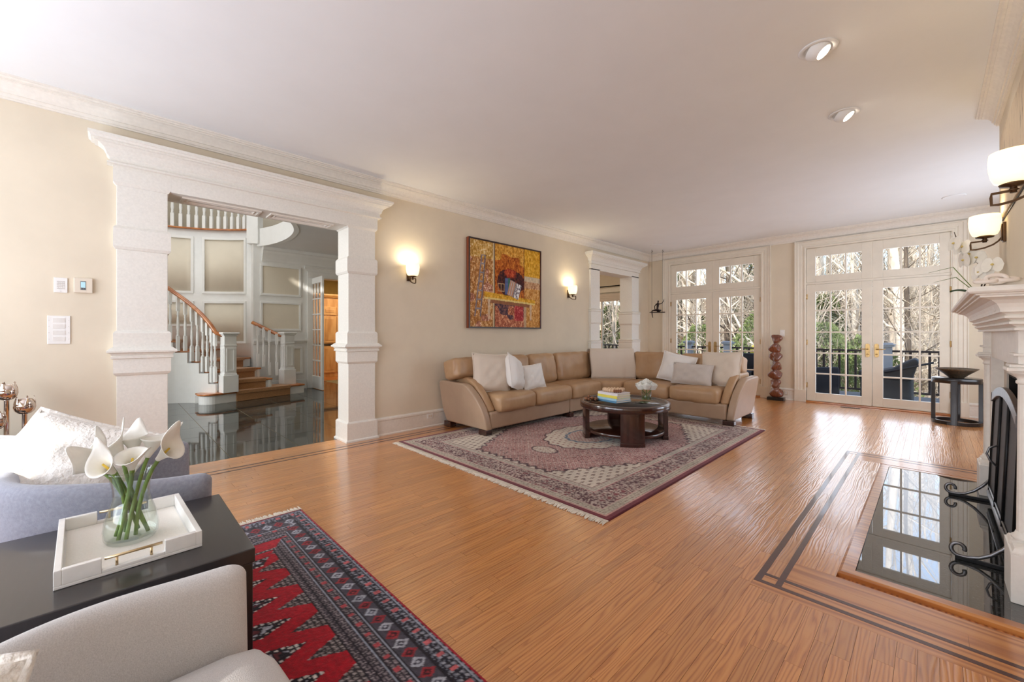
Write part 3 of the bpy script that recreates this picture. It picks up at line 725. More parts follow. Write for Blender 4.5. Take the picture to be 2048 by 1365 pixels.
for i in range(2, 12):
    z = RISE*i; n_ = 8
    A, B_ = nose(i, 0), nose(i, 1)
    if i < 12:
        A2, B2 = (nose(i+1, 0), nose(i+1, 1)) if i < 12 else (A, B_)
    # polygon between this nosing and the next (with a little tuck-under)
    back_in = [innr(i-2+1.12*q/n_, -.06) for q in range(n_+1)]
    ro = RW-.02 if i > 3 else 1.86
    po0, po1 = PIN[i-2]-18, PIN[i-1]-20
    back_out = [Vector(cyl(ro, po0+(po1-po0)*q/n_, 0)).to_2d() for q in range(n_+1)]
    poly = back_in+back_out[::-1]
    MB().prism([tuple(p) for p in poly], z-.03, z).build('tread', RAILW, st, .006)
    # riser, set back from the nosing
    d = (B_-A).normalized(); nrm = Vector((-d.y, d.x));
    cen = Vector(LD(CL, CD)[:2]); nxt = back_in[2]
    if (nxt-A).dot(nrm) < 0: nrm = -nrm
    a1, c1 = A+nrm*.03+d*.05, B_+nrm*.03-d*.01
    q = [a1, c1, c1+nrm*.02, a1+nrm*.02]
    MB().prism([tuple(p) for p in q], z-RISE, z-.03).build('riser', FOYW, st)
    # runner over tread and riser
    L_ = (B_-A).length; t0, t1 = .30, .30+min(.56, .62/L_) if i < 5 else .3+.62/L_
    A3, C3 = A+(B_-A)*t0, A+(B_-A)*t1
    def inn(t, k):    # point on the tread behind the nosing
        ia = back_in[min(n_, k)]; ob = back_out[min(n_, k)]; return ia.lerp(ob, t)
    rp = [inn(t0, 0)-nrm*.014, inn(t1, 0)-nrm*.014, inn(t1, n_), inn(t0, n_)]
    bb = MB().prism([tuple(p) for p in rp], z-.002, z+.014)
    f0, f1 = inn(t0, 0), inn(t1, 0)
    bb.prism([tuple(p) for p in (f0-nrm*.016, f1-nrm*.016, f1+nrm*.028, f0+nrm*.028)], z-.05, z+.012)
    bb.prism([tuple(p) for p in (f0+nrm*.014, f1+nrm*.014, f1+nrm*.029, f0+nrm*.029)], z-RISE, z-.03)
    bb.build('carpet_runner', CARP, st, .006)
    # inner stringer wall under the tread
    sp = [innr(i-2+.14+q/6) for q in range(7)]; si = [innr(i-2+.14+q/6, .04) for q in range(7)]
    MB().prism([tuple(p) for p in sp+si[::-1]], 0, z-.03).build('stringer', FOYW, st)
    if i < 5:
        so = [Vector(cyl(1.82, po0+(po1-po0)*q/6, 0)).to_2d() for q in range(7)]; so2 = [Vector(cyl(1.78, po0+(po1-po0)*q/6, 0)).to_2d() for q in range(7)]
        MB().prism([tuple(p) for p in so+so2[::-1]], 0, z-.03).build('stringer', FOYW, st)
    # balusters, two to a tread
    for f in (.30, .78):
        s_ = i-2+f; c = innr(s_, .03); baluster((c[0], c[1]), z, RISE*2+.80+RISE*s_, .045, st, a=TH-.1*i)
# first step, with a rounded end
P0, P1_, P2_, P3_ = Vector((-8.45, 1.16)), Vector((-8.935, 2.82)), Vector((-9.42, 2.70)), Vector((-8.83, 1.02))
def step1(off):
    ux = (P1_-P0).normalized(); vx = Vector((-ux.y, ux.x))
    pts = [P1_-vx*off*0+Vector((off, 0)), P2_, P3_+Vector((0, -off*.6))]
    c = (P0+P3_)/2+ux*.14; r = (P0-P3_).length/2+off
    a0 = math.atan2((P3_-c).y, (P3_-c).x); 
    arc = []
    for q in range(13):
        a = math.radians(215+ (360+10-215)*q/12); arc.append(Vector((c.x+r*cos(a), c.y+r*sin(a))))
    return [tuple(P1_+Vector((off, off*.3))), tuple(P2_), tuple(P3_+Vector((-.0, .0)))]+[tuple(p) for p in arc]
MB().prism(step1(-.03), 0, .15).build('bottom_riser', FOYW, st, .002); MB().prism(step1(0), .15, .18).build('tread', RAILW, st, .01)
ux = (P1_-P0).normalized(); nx = Vector((ux.y, -ux.x))
f0, f1 = P0+ux*.44, P0+ux*1.42
bb = MB().prism([tuple(p) for p in (f0+nx*.022, f1+nx*.022, f1-nx*.32, f0-nx*.32)], .179, .194).prism([tuple(p) for p in (f0+nx*.024, f1+nx*.024, f1-nx*.01, f0-nx*.01)], .13, .193).prism([tuple(p) for p in (f0+nx*.0, f1+nx*.0, f1-nx*.05, f0-nx*.05)], .001, .16)
bb.build('carpet_runner', CARP, st, .006)
def newel(p, z0, z1, rot, w=.235):
    def sq(s, a, c, bb): bb.prism([(p[0]+q[0], p[1]+q[1]) for q in [rot2((dx*s/2, dy*s/2), rot) for dx, dy in ((-1, -1), (1, -1), (1, 1), (-1, 1))]], a, c)
    b = MB(); sq(w, z0, z0+.30, b); sq(w*.8, z0+.30, z1-.06, b); sq(w*.86, z0+.3, z0+.33, b); sq(w*.86, z1-.24, z1-.22, b)
    o = b.build('newel_post', FOYW, st, .006)
    c = MB(); sq(w*.96, z1-.06, z1-.035, c); sq(w*1.12, z1-.035, z1, c); c.build('newel_cap', FOYW, o, .008)
    for k in range(4):
        f = MB(); a = rot+k*pi/2
        def fp(u, zz, h): q = rot2((w*.4+h, u), a); return (p[0]+q[0], p[1]+q[1], zz)
        for (u0, u1, za, zb) in ((-.06, .06, z0+.37, z0+.39), (-.06, .06, z1-.30, z1-.28), (-.06, -.045, z0+.39, z1-.3), (.045, .06, z0+.39, z1-.3)):
            f.prism([(u0, za), (u1, za), (u1, zb), (u0, zb)], 0, .009, lambda a_, b_, h: fp(a_, b_, h))
        f.build('newel_panel', FOYW, o)
newel((-8.60, 1.46), .18, 1.225, .17); newel((-9.17, 2.56), .18, 1.235, .17)
rail = [Vector((-8.60, 1.46, 1.13))]+[Vector((*innr(.15+.35*q, .03), RISE*2+.83+RISE*(.15+.35*q))) for q in range(26)]
MB().tube(rail, .042, 8, flat=.8).build('handrail', RAILW, st)
r2 = [Vector((-9.17, 2.56, 1.13)), Vector((-9.28, 2.44, 1.17)), Vector((-9.4, 2.28, 1.27)), Vector((-9.5, 2.1, 1.38)), Vector((-9.55, 2.02, 1.43))]
MB().tube(r2, .042, 8, flat=.8).build('handrail', RAILW, st)
for q, (f, zt) in enumerate(((.25, .36), (.5, .36), (.7, .54), (.9, .54))):
    p = Vector((-9.2, 2.5)).lerp(Vector((-9.52, 2.06)), f); baluster((p.x, p.y), zt if q else .36, 1.12+.3*f, .045, st)
# ================================================================== SEATING AROUND THE LARGE RUG
def patterned_grid(name, x0, x1, y0, y1, step, fn, m, label, cat, z=.009):
    nx, ny = int((x1-x0)/step)+1, int((y1-y0)/step)+1
    X, Y = np.meshgrid(np.linspace(x0, x1, nx), np.linspace(y0, y1, ny))
    rng = np.random.default_rng(5)
    Z = np.full_like(X, z)+rng.random(X.shape)*.0015
    edge = np.minimum.reduce([X-x0, x1-X, Y-y0, y1-Y]); Z[edge < step*.5] = .0005
    rgb = fn(X, Y, rng)/255.0
    rgb = np.where(rgb <= .04045, rgb/12.92, ((rgb+.055)/1.055)**2.4)
    V = np.stack([X.ravel(), Y.ravel(), Z.ravel()], 1).astype('f')
    cx_, cy_ = (x0+x1)/2, (y0+y1)/2; V[:, 0] -= cx_; V[:, 1] -= cy_
    I = np.arange(nx*ny).reshape(ny, nx)
    F_ = np.stack([I[:-1, :-1].ravel(), I[:-1, 1:].ravel(), I[1:, 1:].ravel(), I[1:, :-1].ravel()], 1).astype('i')
    me = bpy.data.meshes.new(name); me.vertices.add(len(V)); me.vertices.foreach_set('co', V.ravel())
    me.loops.add(F_.size); me.loops.foreach_set('vertex_index', F_.ravel())
    me.polygons.add(len(F_)); me.polygons.foreach_set('loop_start', np.arange(0, F_.size, 4, dtype='i'))
    me.update(calc_edges=True); me.validate()
    ca = me.attributes.new('pattern', 'FLOAT_COLOR', 'POINT')
    c4 = np.ones((len(V), 4), 'f'); c4[:, :3] = rgb.reshape(-1, 3); ca.data.foreach_set('color', c4.ravel())
    me.materials.append(m)
    o = bpy.data.objects.new(name, me); COL.objects.link(o); o.location = (cx_, cy_, 0)
    return tag(o, label, cat)
def vnoise(X, Y, s, seed):
    """smooth value noise on a lattice of pitch s"""
    rng = np.random.default_rng(seed); G = rng.random((256, 256))
    u, v = X/s+500, Y/s+500; i, j = np.floor(u).astype(int), np.floor(v).astype(int); a, b = u-i, v-j
    a = a*a*(3-2*a); b = b*b*(3-2*b); i %= 255; j %= 255
    return (G[i, j]*(1-a)+G[i+1, j]*a)*(1-b)+(G[i, j+1]*(1-a)+G[i+1, j+1]*a)*b
def C(*c): return np.array(c, float)
def put(rgb, mask, col): rgb[mask] = col
def floral(U, V_, p, q):
    """repeat of rosettes with scrolling stems; returns 0 ground 1 motif 2 dark detail"""
    iu = np.floor(U/p); fu = U/p-iu-.5; fv = V_/q-.5; r = np.hypot(fu, fv*q/p)
    ang = np.arctan2(fv, fu); out = np.zeros(U.shape, int)
    out[r < .30+.07*np.cos(8*ang)] = 1; out[(r < .13)] = 2; out[r < .07] = 1
    st_ = np.abs(fv-.27*np.sin(2*pi*U/p*1.0+1.2)) < .055; out[st_ & (out == 0)] = 1
    lf = (np.abs(np.sin(U*pi/p*5+V_*37)) > .80) & (np.abs(fv) > .28); out[lf & (out == 0)] = 1
    return out
def rug_big(X, Y, rng):
    x0, x1, y0, y1 = -4.12, -1.44, 2.26, 5.78
    cream, cream2, mar, dk, rose, blue = C(206, 194, 178), C(190, 176, 160), C(120, 40, 46), C(70, 26, 32), C(176, 128, 120), C(96, 110, 128)
    e = np.minimum.reduce([X-x0, x1-X, Y-y0, y1-Y]); ex, ey = np.minimum(X-x0, x1-X), np.minimum(Y-y0, y1-Y)
    A = np.where(ex < ey, Y, X)         # along the border
    n1 = vnoise(X, Y, .011, 1); n2 = vnoise(X, Y, .03, 2); n3 = vnoise(X, Y, .25, 9)
    rgb = np.zeros(X.shape+(3,)); rgb[:] = cream
    dx, dy = X+2.78, Y-4.02
    # field: fine herati mesh, maroon on rose
    a, b = (dx+dy)/.052, (dx-dy)/.052
    fa, fb = np.abs(a-np.round(a)), np.abs(b-np.round(b)); c = np.minimum(fa, fb)
    field = (e >= .40)
    put(rgb, field, mar); put(rgb, field & (c < .16), rose); put(rgb, field & (np.maximum(fa, fb) > .36) & (n1 > .35), C(196, 170, 158)); put(rgb, field & (n1 > .80), dk)
    # cream corners with small flower rows
    ax_, ay = np.abs(dx)+.02*np.sin(Y*60), np.abs(dy)+.02*np.sin(X*60)
    oct_ = np.maximum.reduce([ax_/.95, ay/1.32, (ax_*.95/.7+ay*.70/.95)/1.62])
    cor = field & (oct_ > 1)
    put(rgb, cor, cream); u_, v_ = X/.07, Y/.07; row_ = np.floor(v_); fu = np.abs(u_+.5*(row_ % 2)-np.round(u_+.5*(row_ % 2))); fv = np.abs(v_-row_-.5)
    put(rgb, cor & (fu < .2) & (fv < .16), C(120, 96, 88)); put(rgb, cor & (fu < .09) & (fv > .2) & (fv < .42), C(150, 128, 104)); put(rgb, field & (np.abs(oct_-1) < .012), dk)
    # medallion and pendants
    r = np.hypot(dx/.47, dy/.64)*(1+.03*np.cos(16*np.arctan2(dy/.64, dx/.47)))
    med = r < 1
    put(rgb, med, cream); put(rgb, med & (fu < .2) & (fv < .16), C(150, 100, 92)); put(rgb, np.abs(r-1) < .018, dk)
    put(rgb, np.abs(r-.55) < .03, blue); put(rgb, (r < .5) & (r > .2) & (c < .2), rose); put(rgb, (r < .2), mar)
    for s in (-1, 1):
        q = np.hypot(dx/.15, (dy-s*.84)/.10); put(rgb, q < 1, cream); put(rgb, (q < 1) & (n1 > .62), C(150, 120, 110)); put(rgb, np.abs(q-1) < .07, dk)
    # borders
    def band(a_, b_): return (e >= a_) & (e < b_)
    put(rgb, band(0, .045), C(110, 26, 40)); put(rgb, band(0, .012), C(88, 20, 32)); put(rgb, band(.045, .056), C(196, 150, 140))
    m_ = band(.056, .125); put(rgb, m_, C(186, 176, 156)); ar2 = np.sin(2*pi*A/.046)*np.cos(2*pi*(e-.056)/.05)+.9*(n2-.5); put(rgb, m_ & (np.abs(ar2) > .5), C(150, 136, 122)); put(rgb, m_ & (np.abs(ar2) > .85), C(128, 96, 92))
    put(rgb, band(.123, .131), C(196, 160, 150))
    m_ = band(.131, .325); put(rgb, m_, C(84, 32, 40)); E2 = e-.131; ar = np.sin(2*pi*A/.17)*np.cos(2*pi*E2/.13)+.8*np.sin(2*pi*(A/.085+E2/.097))*np.cos(2*pi*A/.061)+1.5*(n2-.5); put(rgb, m_ & (np.abs(ar) > .42), C(190, 172, 158)); put(rgb, m_ & (np.abs(ar) > .95), C(150, 120, 112)); put(rgb, m_ & (np.abs(ar) > 1.15), C(120, 52, 56)); t = np.where(np.abs(ar) > .42, 1, 0)
    put(rgb, m_ & (n2 > .60) & (n1 > .45) & (t == 0), C(184, 160, 150)); put(rgb, m_ & (n1 < .22) & (t == 1), C(96, 48, 52))
    put(rgb, band(.325, .333), C(190, 120, 120))
    m_ = band(.333, .40); put(rgb, m_, C(196, 184, 168)); ar3 = np.sin(2*pi*A/.04)*np.cos(2*pi*(e-.333)/.05)+.9*(n2-.5); put(rgb, m_ & (np.abs(ar3) > .5), C(152, 138, 124))
    put(rgb, band(.395, .402), C(120, 60, 60))
    rgb *= (.92+.16*n3)[..., None]*(.94+.12*n1)[..., None]
    return np.clip(rgb, 0, 255)
RUGM = vcol('rug_wool')
rug = patterned_grid('area_rug', -4.12, -1.44, 2.26, 5.78, .0066, rug_big, RUGM, 'large maroon and cream medallion rug under the round coffee table', 'rug')
FRNG = M('fringe_cotton', (232, 222, 206), .95, var=.06, scale=60)
def fringe(parent, pts0, d, L, n, seed, name='fringe', w=.0045):
    """strands of knotted fringe from pts0[0] to pts0[1], pointing along d"""
    r = random.Random(seed); b = MB(); a, c = Vector(pts0[0]), Vector(pts0[1]); d = Vector(d); s = (c-a).normalized()
    b.box((min(a.x, c.x)-(.006 if abs(d.x) else 0), min(a.y, c.y)-(.006 if abs(d.y) else 0), .0006), (max(a.x, c.x)+(.006 if abs(d.x) else 0), max(a.y, c.y)+(.006 if abs(d.y) else 0), .008))
    for k in range(n):
        p = a.lerp(c, (k+.5)/n); l = L*(.8+.35*r.random()); q = s*(r.random()-.5)*.025
        b.tube([p+Vector((0, 0, .005)), p+d*l*.5+q*.4+Vector((0, 0, .006)), p+d*l+q+Vector((0, 0, .003))], [w, w*1.1, w*.6], 4)
    return stuff(b.build(name, FRNG, parent))
fringe(rug, ((-4.12, 2.26, 0), (-1.44, 2.26, 0)), (0, -1, 0), .062, 420, 1); fringe(rug, ((-4.12, 5.78, 0), (-1.44, 5.78, 0)), (0, 1, 0), .062, 300, 2)
def rug_red(X, Y, rng):
    red, blk, gry, pale, pink = C(168, 16, 34), C(30, 26, 34), C(104, 100, 104), C(176, 176, 184), C(190, 96, 100)
    ey = .925-Y; ex = X+3.0; e = np.where(ex*.9 < ey, ex*.55, ey)       # the end borders are broader
    endz = ex*.55 < ey*.9; e = np.where(endz, ex*.85, ey); A = np.where(endz, Y, X)
    n1 = vnoise(X, Y, .009, 3); n2 = vnoise(X, Y, .016, 4)
    rgb = np.zeros(X.shape+(3,)); rgb[:] = C(64, 56, 62)
    def hatch(m_, p, q, c0, c1, c2):
        u, v = A/p, e/q; k = np.abs(np.sin(pi*u)*np.sin(pi*v)+.35*np.sin(2*pi*(u+v))); put(rgb, m_, c0); put(rgb, m_ & (k > .45), c1); put(rgb, m_ & (k > .8), c2)
    def band(a_, b_): return (e >= a_) & (e < b_)
    hatch(band(.012, .295), .016, .018, C(52, 46, 54), C(118, 106, 110), C(150, 140, 142))
    hatch(band(.017, .085), .026, .026, C(34, 32, 42), C(110, 112, 124), C(150, 150, 160))
    dots = band(.035, .065) & (np.abs(A/.085-np.round(A/.085)) < .12); put(rgb, dots, pink)
    for l in (.018, .086, .092, .168, .176, .218, .258, .290): put(rgb, band(l, l+.005), blk); put(rgb, band(l+.005, l+.009), C(150, 156, 170))
    # row of red and pale lozenges
    m_ = band(.095, .166); put(rgb, m_, C(70, 66, 76)); k = np.round(A/.062); fu = np.abs(A/.062-k); fv = np.abs((e-.130)/.072); loz = m_ & (fu+fv < .47)
    odd = (k % 2) == 0; put(rgb, loz & odd, C(150, 44, 52)); put(rgb, loz & ~odd, C(170, 172, 182)); inn_ = loz & (fu+fv < .26) & (fu+fv > .12); put(rgb, inn_ & odd, C(60, 20, 28)); put(rgb, inn_ & ~odd, C(70, 68, 80))
    dots = band(.188, .212) & (np.abs(A/.078-np.round(A/.078)) < .13); put(rgb, dots, C(176, 74, 80))
    # field: red tongues with dark, white-dotted lozenges
    f = e >= .295
    hatch(f, .020, .022, C(46, 40, 44), C(124, 112, 110), C(160, 150, 148))
    P = .19; d = e-.295
    for rowk in range(6):
        off = (rowk % 2)*.5
        k = np.round(X/P-.13-off); fu = np.abs(X/P-.13-off-k); c0 = .02+rowk*.40+.19
        fv = np.abs(d-c0)/.21
        t = f & (fu*1.28+fv*.62 < .90) & (fv < 1); put(rgb, t, red)
        t2 = f & (fu*2.2+np.abs(fv+.12)*1.05 < .74); put(rgb, t2, blk)
        u, v = X/.022, Y/.022; dd = (np.abs(u-np.round(u)) < .28) & (np.abs(v-np.round(v)) < .28)
        rim = t2 & (fu*2.2+np.abs(fv+.12)*1.05 > .54); put(rgb, rim & dd, C(214, 206, 200))
        core = f & (fu*2.2+np.abs(fv+.12)*1.05 < .44); put(rgb, core & (n2 > .5), C(176, 176, 188)); put(rgb, core & (n2 < .28), C(96, 40, 48))
    put(rgb, (ey < .013), C(160, 14, 36)); put(rgb, (ex < .02), C(120, 20, 34))
    rgb *= (.86+.28*n1)[..., None]
    return np.clip(rgb, 0, 255)
rug2 = patterned_grid('accent_rug', -3.0, -.55, -.95, .925, .0058, rug_red, RUGM, 'red and black tribal rug under the grey armchairs and dark end table', 'rug')
fringe(rug2, ((-3.0, -.95, 0), (-3.0, .925, 0)), (-1, 0, 0), .06, 260, 3)
# --- sectional sofa
so = thing('sectional_sofa', 'large tan leather L-shaped sectional sofa around the coffee table', 'sofa', (-3.6, 5.0, 0))
for k, poly in enumerate(([(-4.45, 3.185), (-3.62, 3.185), (-3.62, 4.695), (-4.45, 4.695)], [(-4.45, 4.7), (-3.62, 4.7), (-3.62, 5.4), (-3.55, 5.52), (-3.38, 5.7), (-3.38, 6.56), (-4.45, 6.56)], [(-3.375, 5.7), (-1.87, 5.7), (-1.87, 6.56), (-3.375, 6.56)])):
    MB().prism(poly, .07, .275).build('base_panel', LEATH2, so, .022, 3)
OUT = [(0.03, .07), (-.02, .2), (-.045, .4), (-.05, .56), (-.03, .595), (.02, .605), (.46, .595), (.53, .57), (.62, .5), (.70, .42), (.765, .33), (.81, .22), (.835, .07)]
PAD = [(.02, .3), (0, .58), (.02, .645), (.06, .66), (.42, .655), (.50, .63), (.59, .56), (.68, .46), (.745, .36), (.79, .275), (.75, .262), (.2, .262)]
def wrinkle(p, s):
    return .006*sin(23*p[0]+31*p[1]+s)+.004*sin(61*p[1]-40*p[0]+9*p[2]+s*2)+.003*sin(95*p[1]+70*p[0]+30*p[2]+s)
def sofa_arm(fn):
    a = MB().prism(OUT, 0, .09, lambda s, z, h: fn(s, h+.065*max(0, z-.07)/.5*(1 if h > .05 else .8), z), smooth=True).build('arm_panel', LEATH2, so, .022, 3)
    MB().prism(PAD, -.115, -.004, lambda s, z, h: fn(s, h+.05*max(0, z-.07)/.5, z), smooth=True).build('armrest', LEATH, so, .045, 4)
sofa_arm(lambda s, t, z: (-4.43+s, 3.195-t, z)); sofa_arm(lambda s, t, z: (-1.875+t, 6.545-s, z))
for (y0, y1) in ((3.285, 3.93), (3.935, 4.69), (4.695, 5.415)):
    MB().rbox((-3.83, (y0+y1)/2, .362), (.56, y1-y0, .205), .055, 10, fn=lambda p: (p[0]+wrinkle(p, y0)*.6, p[1], p[2]+wrinkle(p, y1)*.7), puff=(.008, 0, .018)).build('seat_cushion', LEATH, so)
MB().prism([(-4.1, 5.42), (-3.585, 5.42), (-3.52, 5.53), (-3.365, 5.675), (-3.36, 6.2), (-4.1, 6.2)], .268, .462, smooth=True).build('seat_cushion', LEATH, so, .06, 4)
for (x0, x1) in ((-3.355, -2.63), (-2.625, -1.965)):
    MB().rbox(((x0+x1)/2, 5.95, .362), (x1-x0, .58, .205), .055, 10, fn=lambda p: (p[0], p[1]+wrinkle(p, x0)*.6, p[2]+wrinkle(p, x1)*.7), puff=(0, .008, .018)).build('seat_cushion', LEATH, so)
def back_cushion(c, w, yaw, h=.45, t=.25, tilt=13, zb=.44, s=0, over=None):
    ti = math.radians(tilt)
    def fn(p):
        x, y, z = p; y += wrinkle(p, s)*1.6
        if over:
            k = (x-over[0])*over[1]; k = max(0, min(1, k/.05)); z = z+(h-z)*k*.43
        bulge = .035*max(0, (z/h))           # fuller at the top
        y -= bulge*(1 if y < 0 else -.3)
        y2 = y*cos(ti)+z*sin(ti); z2 = z*cos(ti)-y*sin(ti)
        q = rot2((x, y2), yaw); return (c[0]+q[0], c[1]+q[1], zb+z2)
    MB().rbox((0, 0, h/2), (w, t, h), .075, 16, fn, puff=(0, .022, .006)).build('back_cushion', LEATH, so)
for (y0, y1) in ((2.99, 3.66), (3.665, 4.335), (4.34, 4.93), (4.935, 5.82)): back_cushion((-4.13, (y0+y1)/2), y1-y0, pi/2, s=y0, over=(3.36-(y0+y1)/2, -1) if y0 < 3 else None)
back_cushion((-3.87, 6.13), .86, pi/4, s=3)
for (x0, x1) in ((-3.53, -2.72), (-2.715, -1.84)): back_cushion(((x0+x1)/2, 6.33), x1-x0, 0, s=x0, over=(-2.08-(x0+x1)/2, 1) if x1 > -2 else None)
MB().box((-4.45, 3.25, .07), (-4.37, 6.4, .74)).box((-4.3, 6.52, .07), (-1.95, 6.6, .74)).build('back_frame', LEATH2, so, .02, 3)
for x, y in ((-3.68, 3.15), (-4.38, 3.15), (-3.66, 4.7), (-1.84, 5.74), (-1.84, 6.5), (-3.0, 5.74), (-4.38, 6.5)):
    z0 = .0095 if (-4.12 < x < -1.44 and y < 5.78) else 0
    MB().box((x-.07, y-.045, z0), (x+.07, y+.045, .07)).build('foot', DARKW, so, .004)
def pillow(name, label, c, w, h, t, yaw, lean, m, roll=0, flange=.02, fmat=None, group=None, seed=0):
    n = 14; r = random.Random(seed); p1, p2 = r.random()*6, r.random()*6
    def surf(sg):
        def f(u, v):
            a, b_ = 2*u-1, 2*v-1
            x = a*w/2*(1-.07*(1-b_*b_)*abs(a)); z = b_*h/2*(1-.07*(1-a*a)*abs(b_))
            th = t/2*((1-a**4)*(1-b_**4))**.55
            y = sg*th+.006*sin(9*a+p1)*sin(8*b_+p2)*(1-a*a)*(1-b_*b_)*3
            return place((x, y, z))
        return f
    cl, sl = cos(lean), sin(lean); cr_, sr = cos(roll), sin(roll)
    def place(p):
        x, y, z = p; x, z = x*cr_+z*sr, -x*sr+z*cr_
        y, z = y*cl+z*sl, -y*sl+z*cl
        q = rot2((x, y), yaw); return (c[0]+q[0], c[1]+q[1], c[2]+z)
    b = MB(); b.grid(surf(-1), n, n); b.grid(surf(1), n, n)
    o = b.build(name, m); tag(o, label, 'pillow', group)
    # flanged or piped edge
    pts = []
    for k in range(4):
        for q in range(10):
            s = 2*q/10-1; a, b_ = [(s, -1), (1, s), (-s, 1), (-1, -s)][k]
            pts.append(place((a*w/2*(1-.07*(1-b_*b_)*abs(a))*1.0, 0, b_*h/2*(1-.07*(1-a*a)*abs(b_)))))
    bb = MB(); bb.tube(pts, flange/2, 6, closed=True, flat=.6); bb.build('flange', fmat or m, o)
    return o
pillow('throw_pillow', 'large ribbed beige pillow propped in the sofa corner by the wall sconce', (-3.90, 3.44, .70), .50, .50, .17, math.radians(72), .22, LINEN, .06, seed=1)
pillow('throw_pillow', 'white pillow turned edgewise between the ribbed beige and the small one', (-3.80, 3.76, .685), .44, .45, .19, math.radians(122), .20, LINW, .30, seed=2)
pillow('throw_pillow', 'small white pillow with a fringed edge, third from the sofa arm by the portal', (-3.76, 4.07, .62), .36, .33, .13, math.radians(80), .25, LINW, -.08, fmat=FURW, seed=3)
pillow('throw_pillow', 'large white pillow standing behind the grey lumbar pillow', (-2.70, 6.12, .68), .50, .44, .17, math.radians(8), .28, LINW, .20, seed=4)
pillow('throw_pillow', 'grey-beige lumbar pillow lying against two larger pillows', (-2.40, 5.94, .62), .55, .31, .14, math.radians(6), .35, LING, .04, seed=5)
pillow('throw_pillow', 'large ribbed beige pillow by the sofa arm facing the glazed doors', (-2.08, 6.14, .70), .54, .50, .17, math.radians(-4), .24, LINEN, -.03, seed=6)
# throw over the corner
def throwf(u, v):
    w_ = .74; a = (u-.5)*w_+.008*sin(v*14); path = [(-.155, .475), (-.145, .62), (-.10, .80), (-.06, .90), (.03, .945), (.16, .94), (.27, .87), (.30, .6)]
    s = v*(len(path)-1); i = min(int(s), len(path)-2); f = s-i; d, z = path[i][0]*(1-f)+path[i+1][0]*f, path[i][1]*(1-f)+path[i+1][1]*f
    d += -.115+.012*sin(u*26)*(1-v)*.5
    q = rot2((a, d), pi/4); return (-3.87+q[0], 6.13+q[1], z)
th = tag(MB().grid(throwf, 24, 40).build('throw_blanket', LINEN), 'ivory throw with knotted fringe draped over the sofa corner', 'blanket')
m_ = th.modifiers.new('thick', 'SOLIDIFY'); m_.thickness = .012; m_.offset = 0
b = MB(); r = random.Random(4)
for k in range(46):
    p = Vector(throwf((k+.5)/46, 0)); b.tube([p+Vector((0, 0, .01)), p+Vector((.004*(r.random()-.5), 0, -.035)), p+Vector((.02*(r.random()-.5)+.012, -.014, -.075-.02*r.random()+.045))], [.006, .007, .004], 5)
stuff(b.build('fringe', LINEN, th))
# --- coffee table
ct = thing('coffee_table', 'round dark walnut coffee table with glass top and lower shelf', 'table', (-2.49, 4.25, .0095))
TC = (-2.49, 4.25, 0)
MB().lathe([(.455, .36), (.50, .36), (.505, .368), (.505, .42), (.5, .428), (.47, .43), (.455, .426), (.455, .36)], TC, 56).build('table_rim', DARKW, ct)
MB().lathe([(.0, .395), (.456, .395), (.456, .427), (.0, .427)], TC, 56).build('glass_top', BLACKW if False else speckle('smoked_glass', (30, 26, 24), (40, 34, 30), (48, 42, 38), rough=.02, ior=1.7, scale=3), ct)
MB().lathe([(.0, .085), (.435, .085), (.44, .09), (.44, .115), (.435, .12), (0, .12)], TC, 56).build('shelf', DARKW, ct)
for k in range(4):
    a0 = math.radians(-49+90*k); da = math.radians(15.5); poly = [(TC[0]+.475*cos(a0+da*s), TC[1]+.475*sin(a0+da*s)) for s in [q/4-1 for q in range(9)]]+[(TC[0]+.425*cos(a0+da*s), TC[1]+.425*sin(a0+da*s)) for s in [1-q/4 for q in range(9)]]
    lg = MB().prism(poly, .0095, .362, smooth=False).build('leg', DARKW, ct, .004)
    poly2 = [(TC[0]+.479*cos(a0+da*1.02*s), TC[1]+.479*sin(a0+da*1.02*s)) for s in [q/4-1 for q in range(9)]]+[(TC[0]+.42*cos(a0+da*1.02*s), TC[1]+.42*sin(a0+da*1.02*s)) for s in [1-q/4 for q in range(9)]]
    MB().prism(poly2, .0095, .05).build('leg_foot', DARKW, lg, .003)
PAPER = M('book_paper', (226, 214, 198), .8, var=.05, scale=200, stretch=(1, 1, 30))
bz = .4278
for k, (col, th_, lab) in enumerate(((( 96, 150, 186), .02, 'blue book at the bottom of the stack on the coffee table'), ((176, 214, 232), .026, 'pale blue book second from the bottom of the coffee table stack'), ((236, 222, 96), .03, 'yellow book in the middle of the coffee table stack'), ((238, 232, 236), .028, 'white book topmost in the coffee table stack under the beads'))):
    cvm = M('book_cover', col, .5, var=.03)
    t = thing('hardcover_book', lab, 'book', (-2.56, 4.14, bz), math.radians(-13+(k*1.5)), 'stacked books on the coffee table', local=True)
    w_, d_ = .30-.004*k, .235-.004*k
    MB().box((-w_/2+.004, -d_/2+.004, .003), (w_/2-.004, d_/2-.004, th_-.003)).build('pages', PAPER, t)
    MB().box((-w_/2, -d_/2, 0), (w_/2, d_/2, .003)).box((-w_/2, -d_/2, th_-.003), (w_/2, d_/2, th_)).box((-w_/2, -d_/2, .003), (w_/2, -d_/2+.004, th_-.003)).build('cover', cvm, t, .0008)
    bz += th_+.0004
BEAD = wood('pale_bead', (196, 160, 124), (222, 192, 160), (236, 212, 184), rough=.5, coat=.1, wave=20, dist=3, bump=0)
BEADD = wood('brown_bead', (96, 54, 30), (134, 82, 50), (160, 104, 66), rough=.5, coat=.1, wave=20, dist=3, bump=0)
def sphere(b, c, r, n=12, m=8, sq=1.0): b.lathe([(r*sin(pi*k/m) if 0 < k < m else 0, -r*sq*cos(pi*k/m)) for k in range(m+1)], c, n)
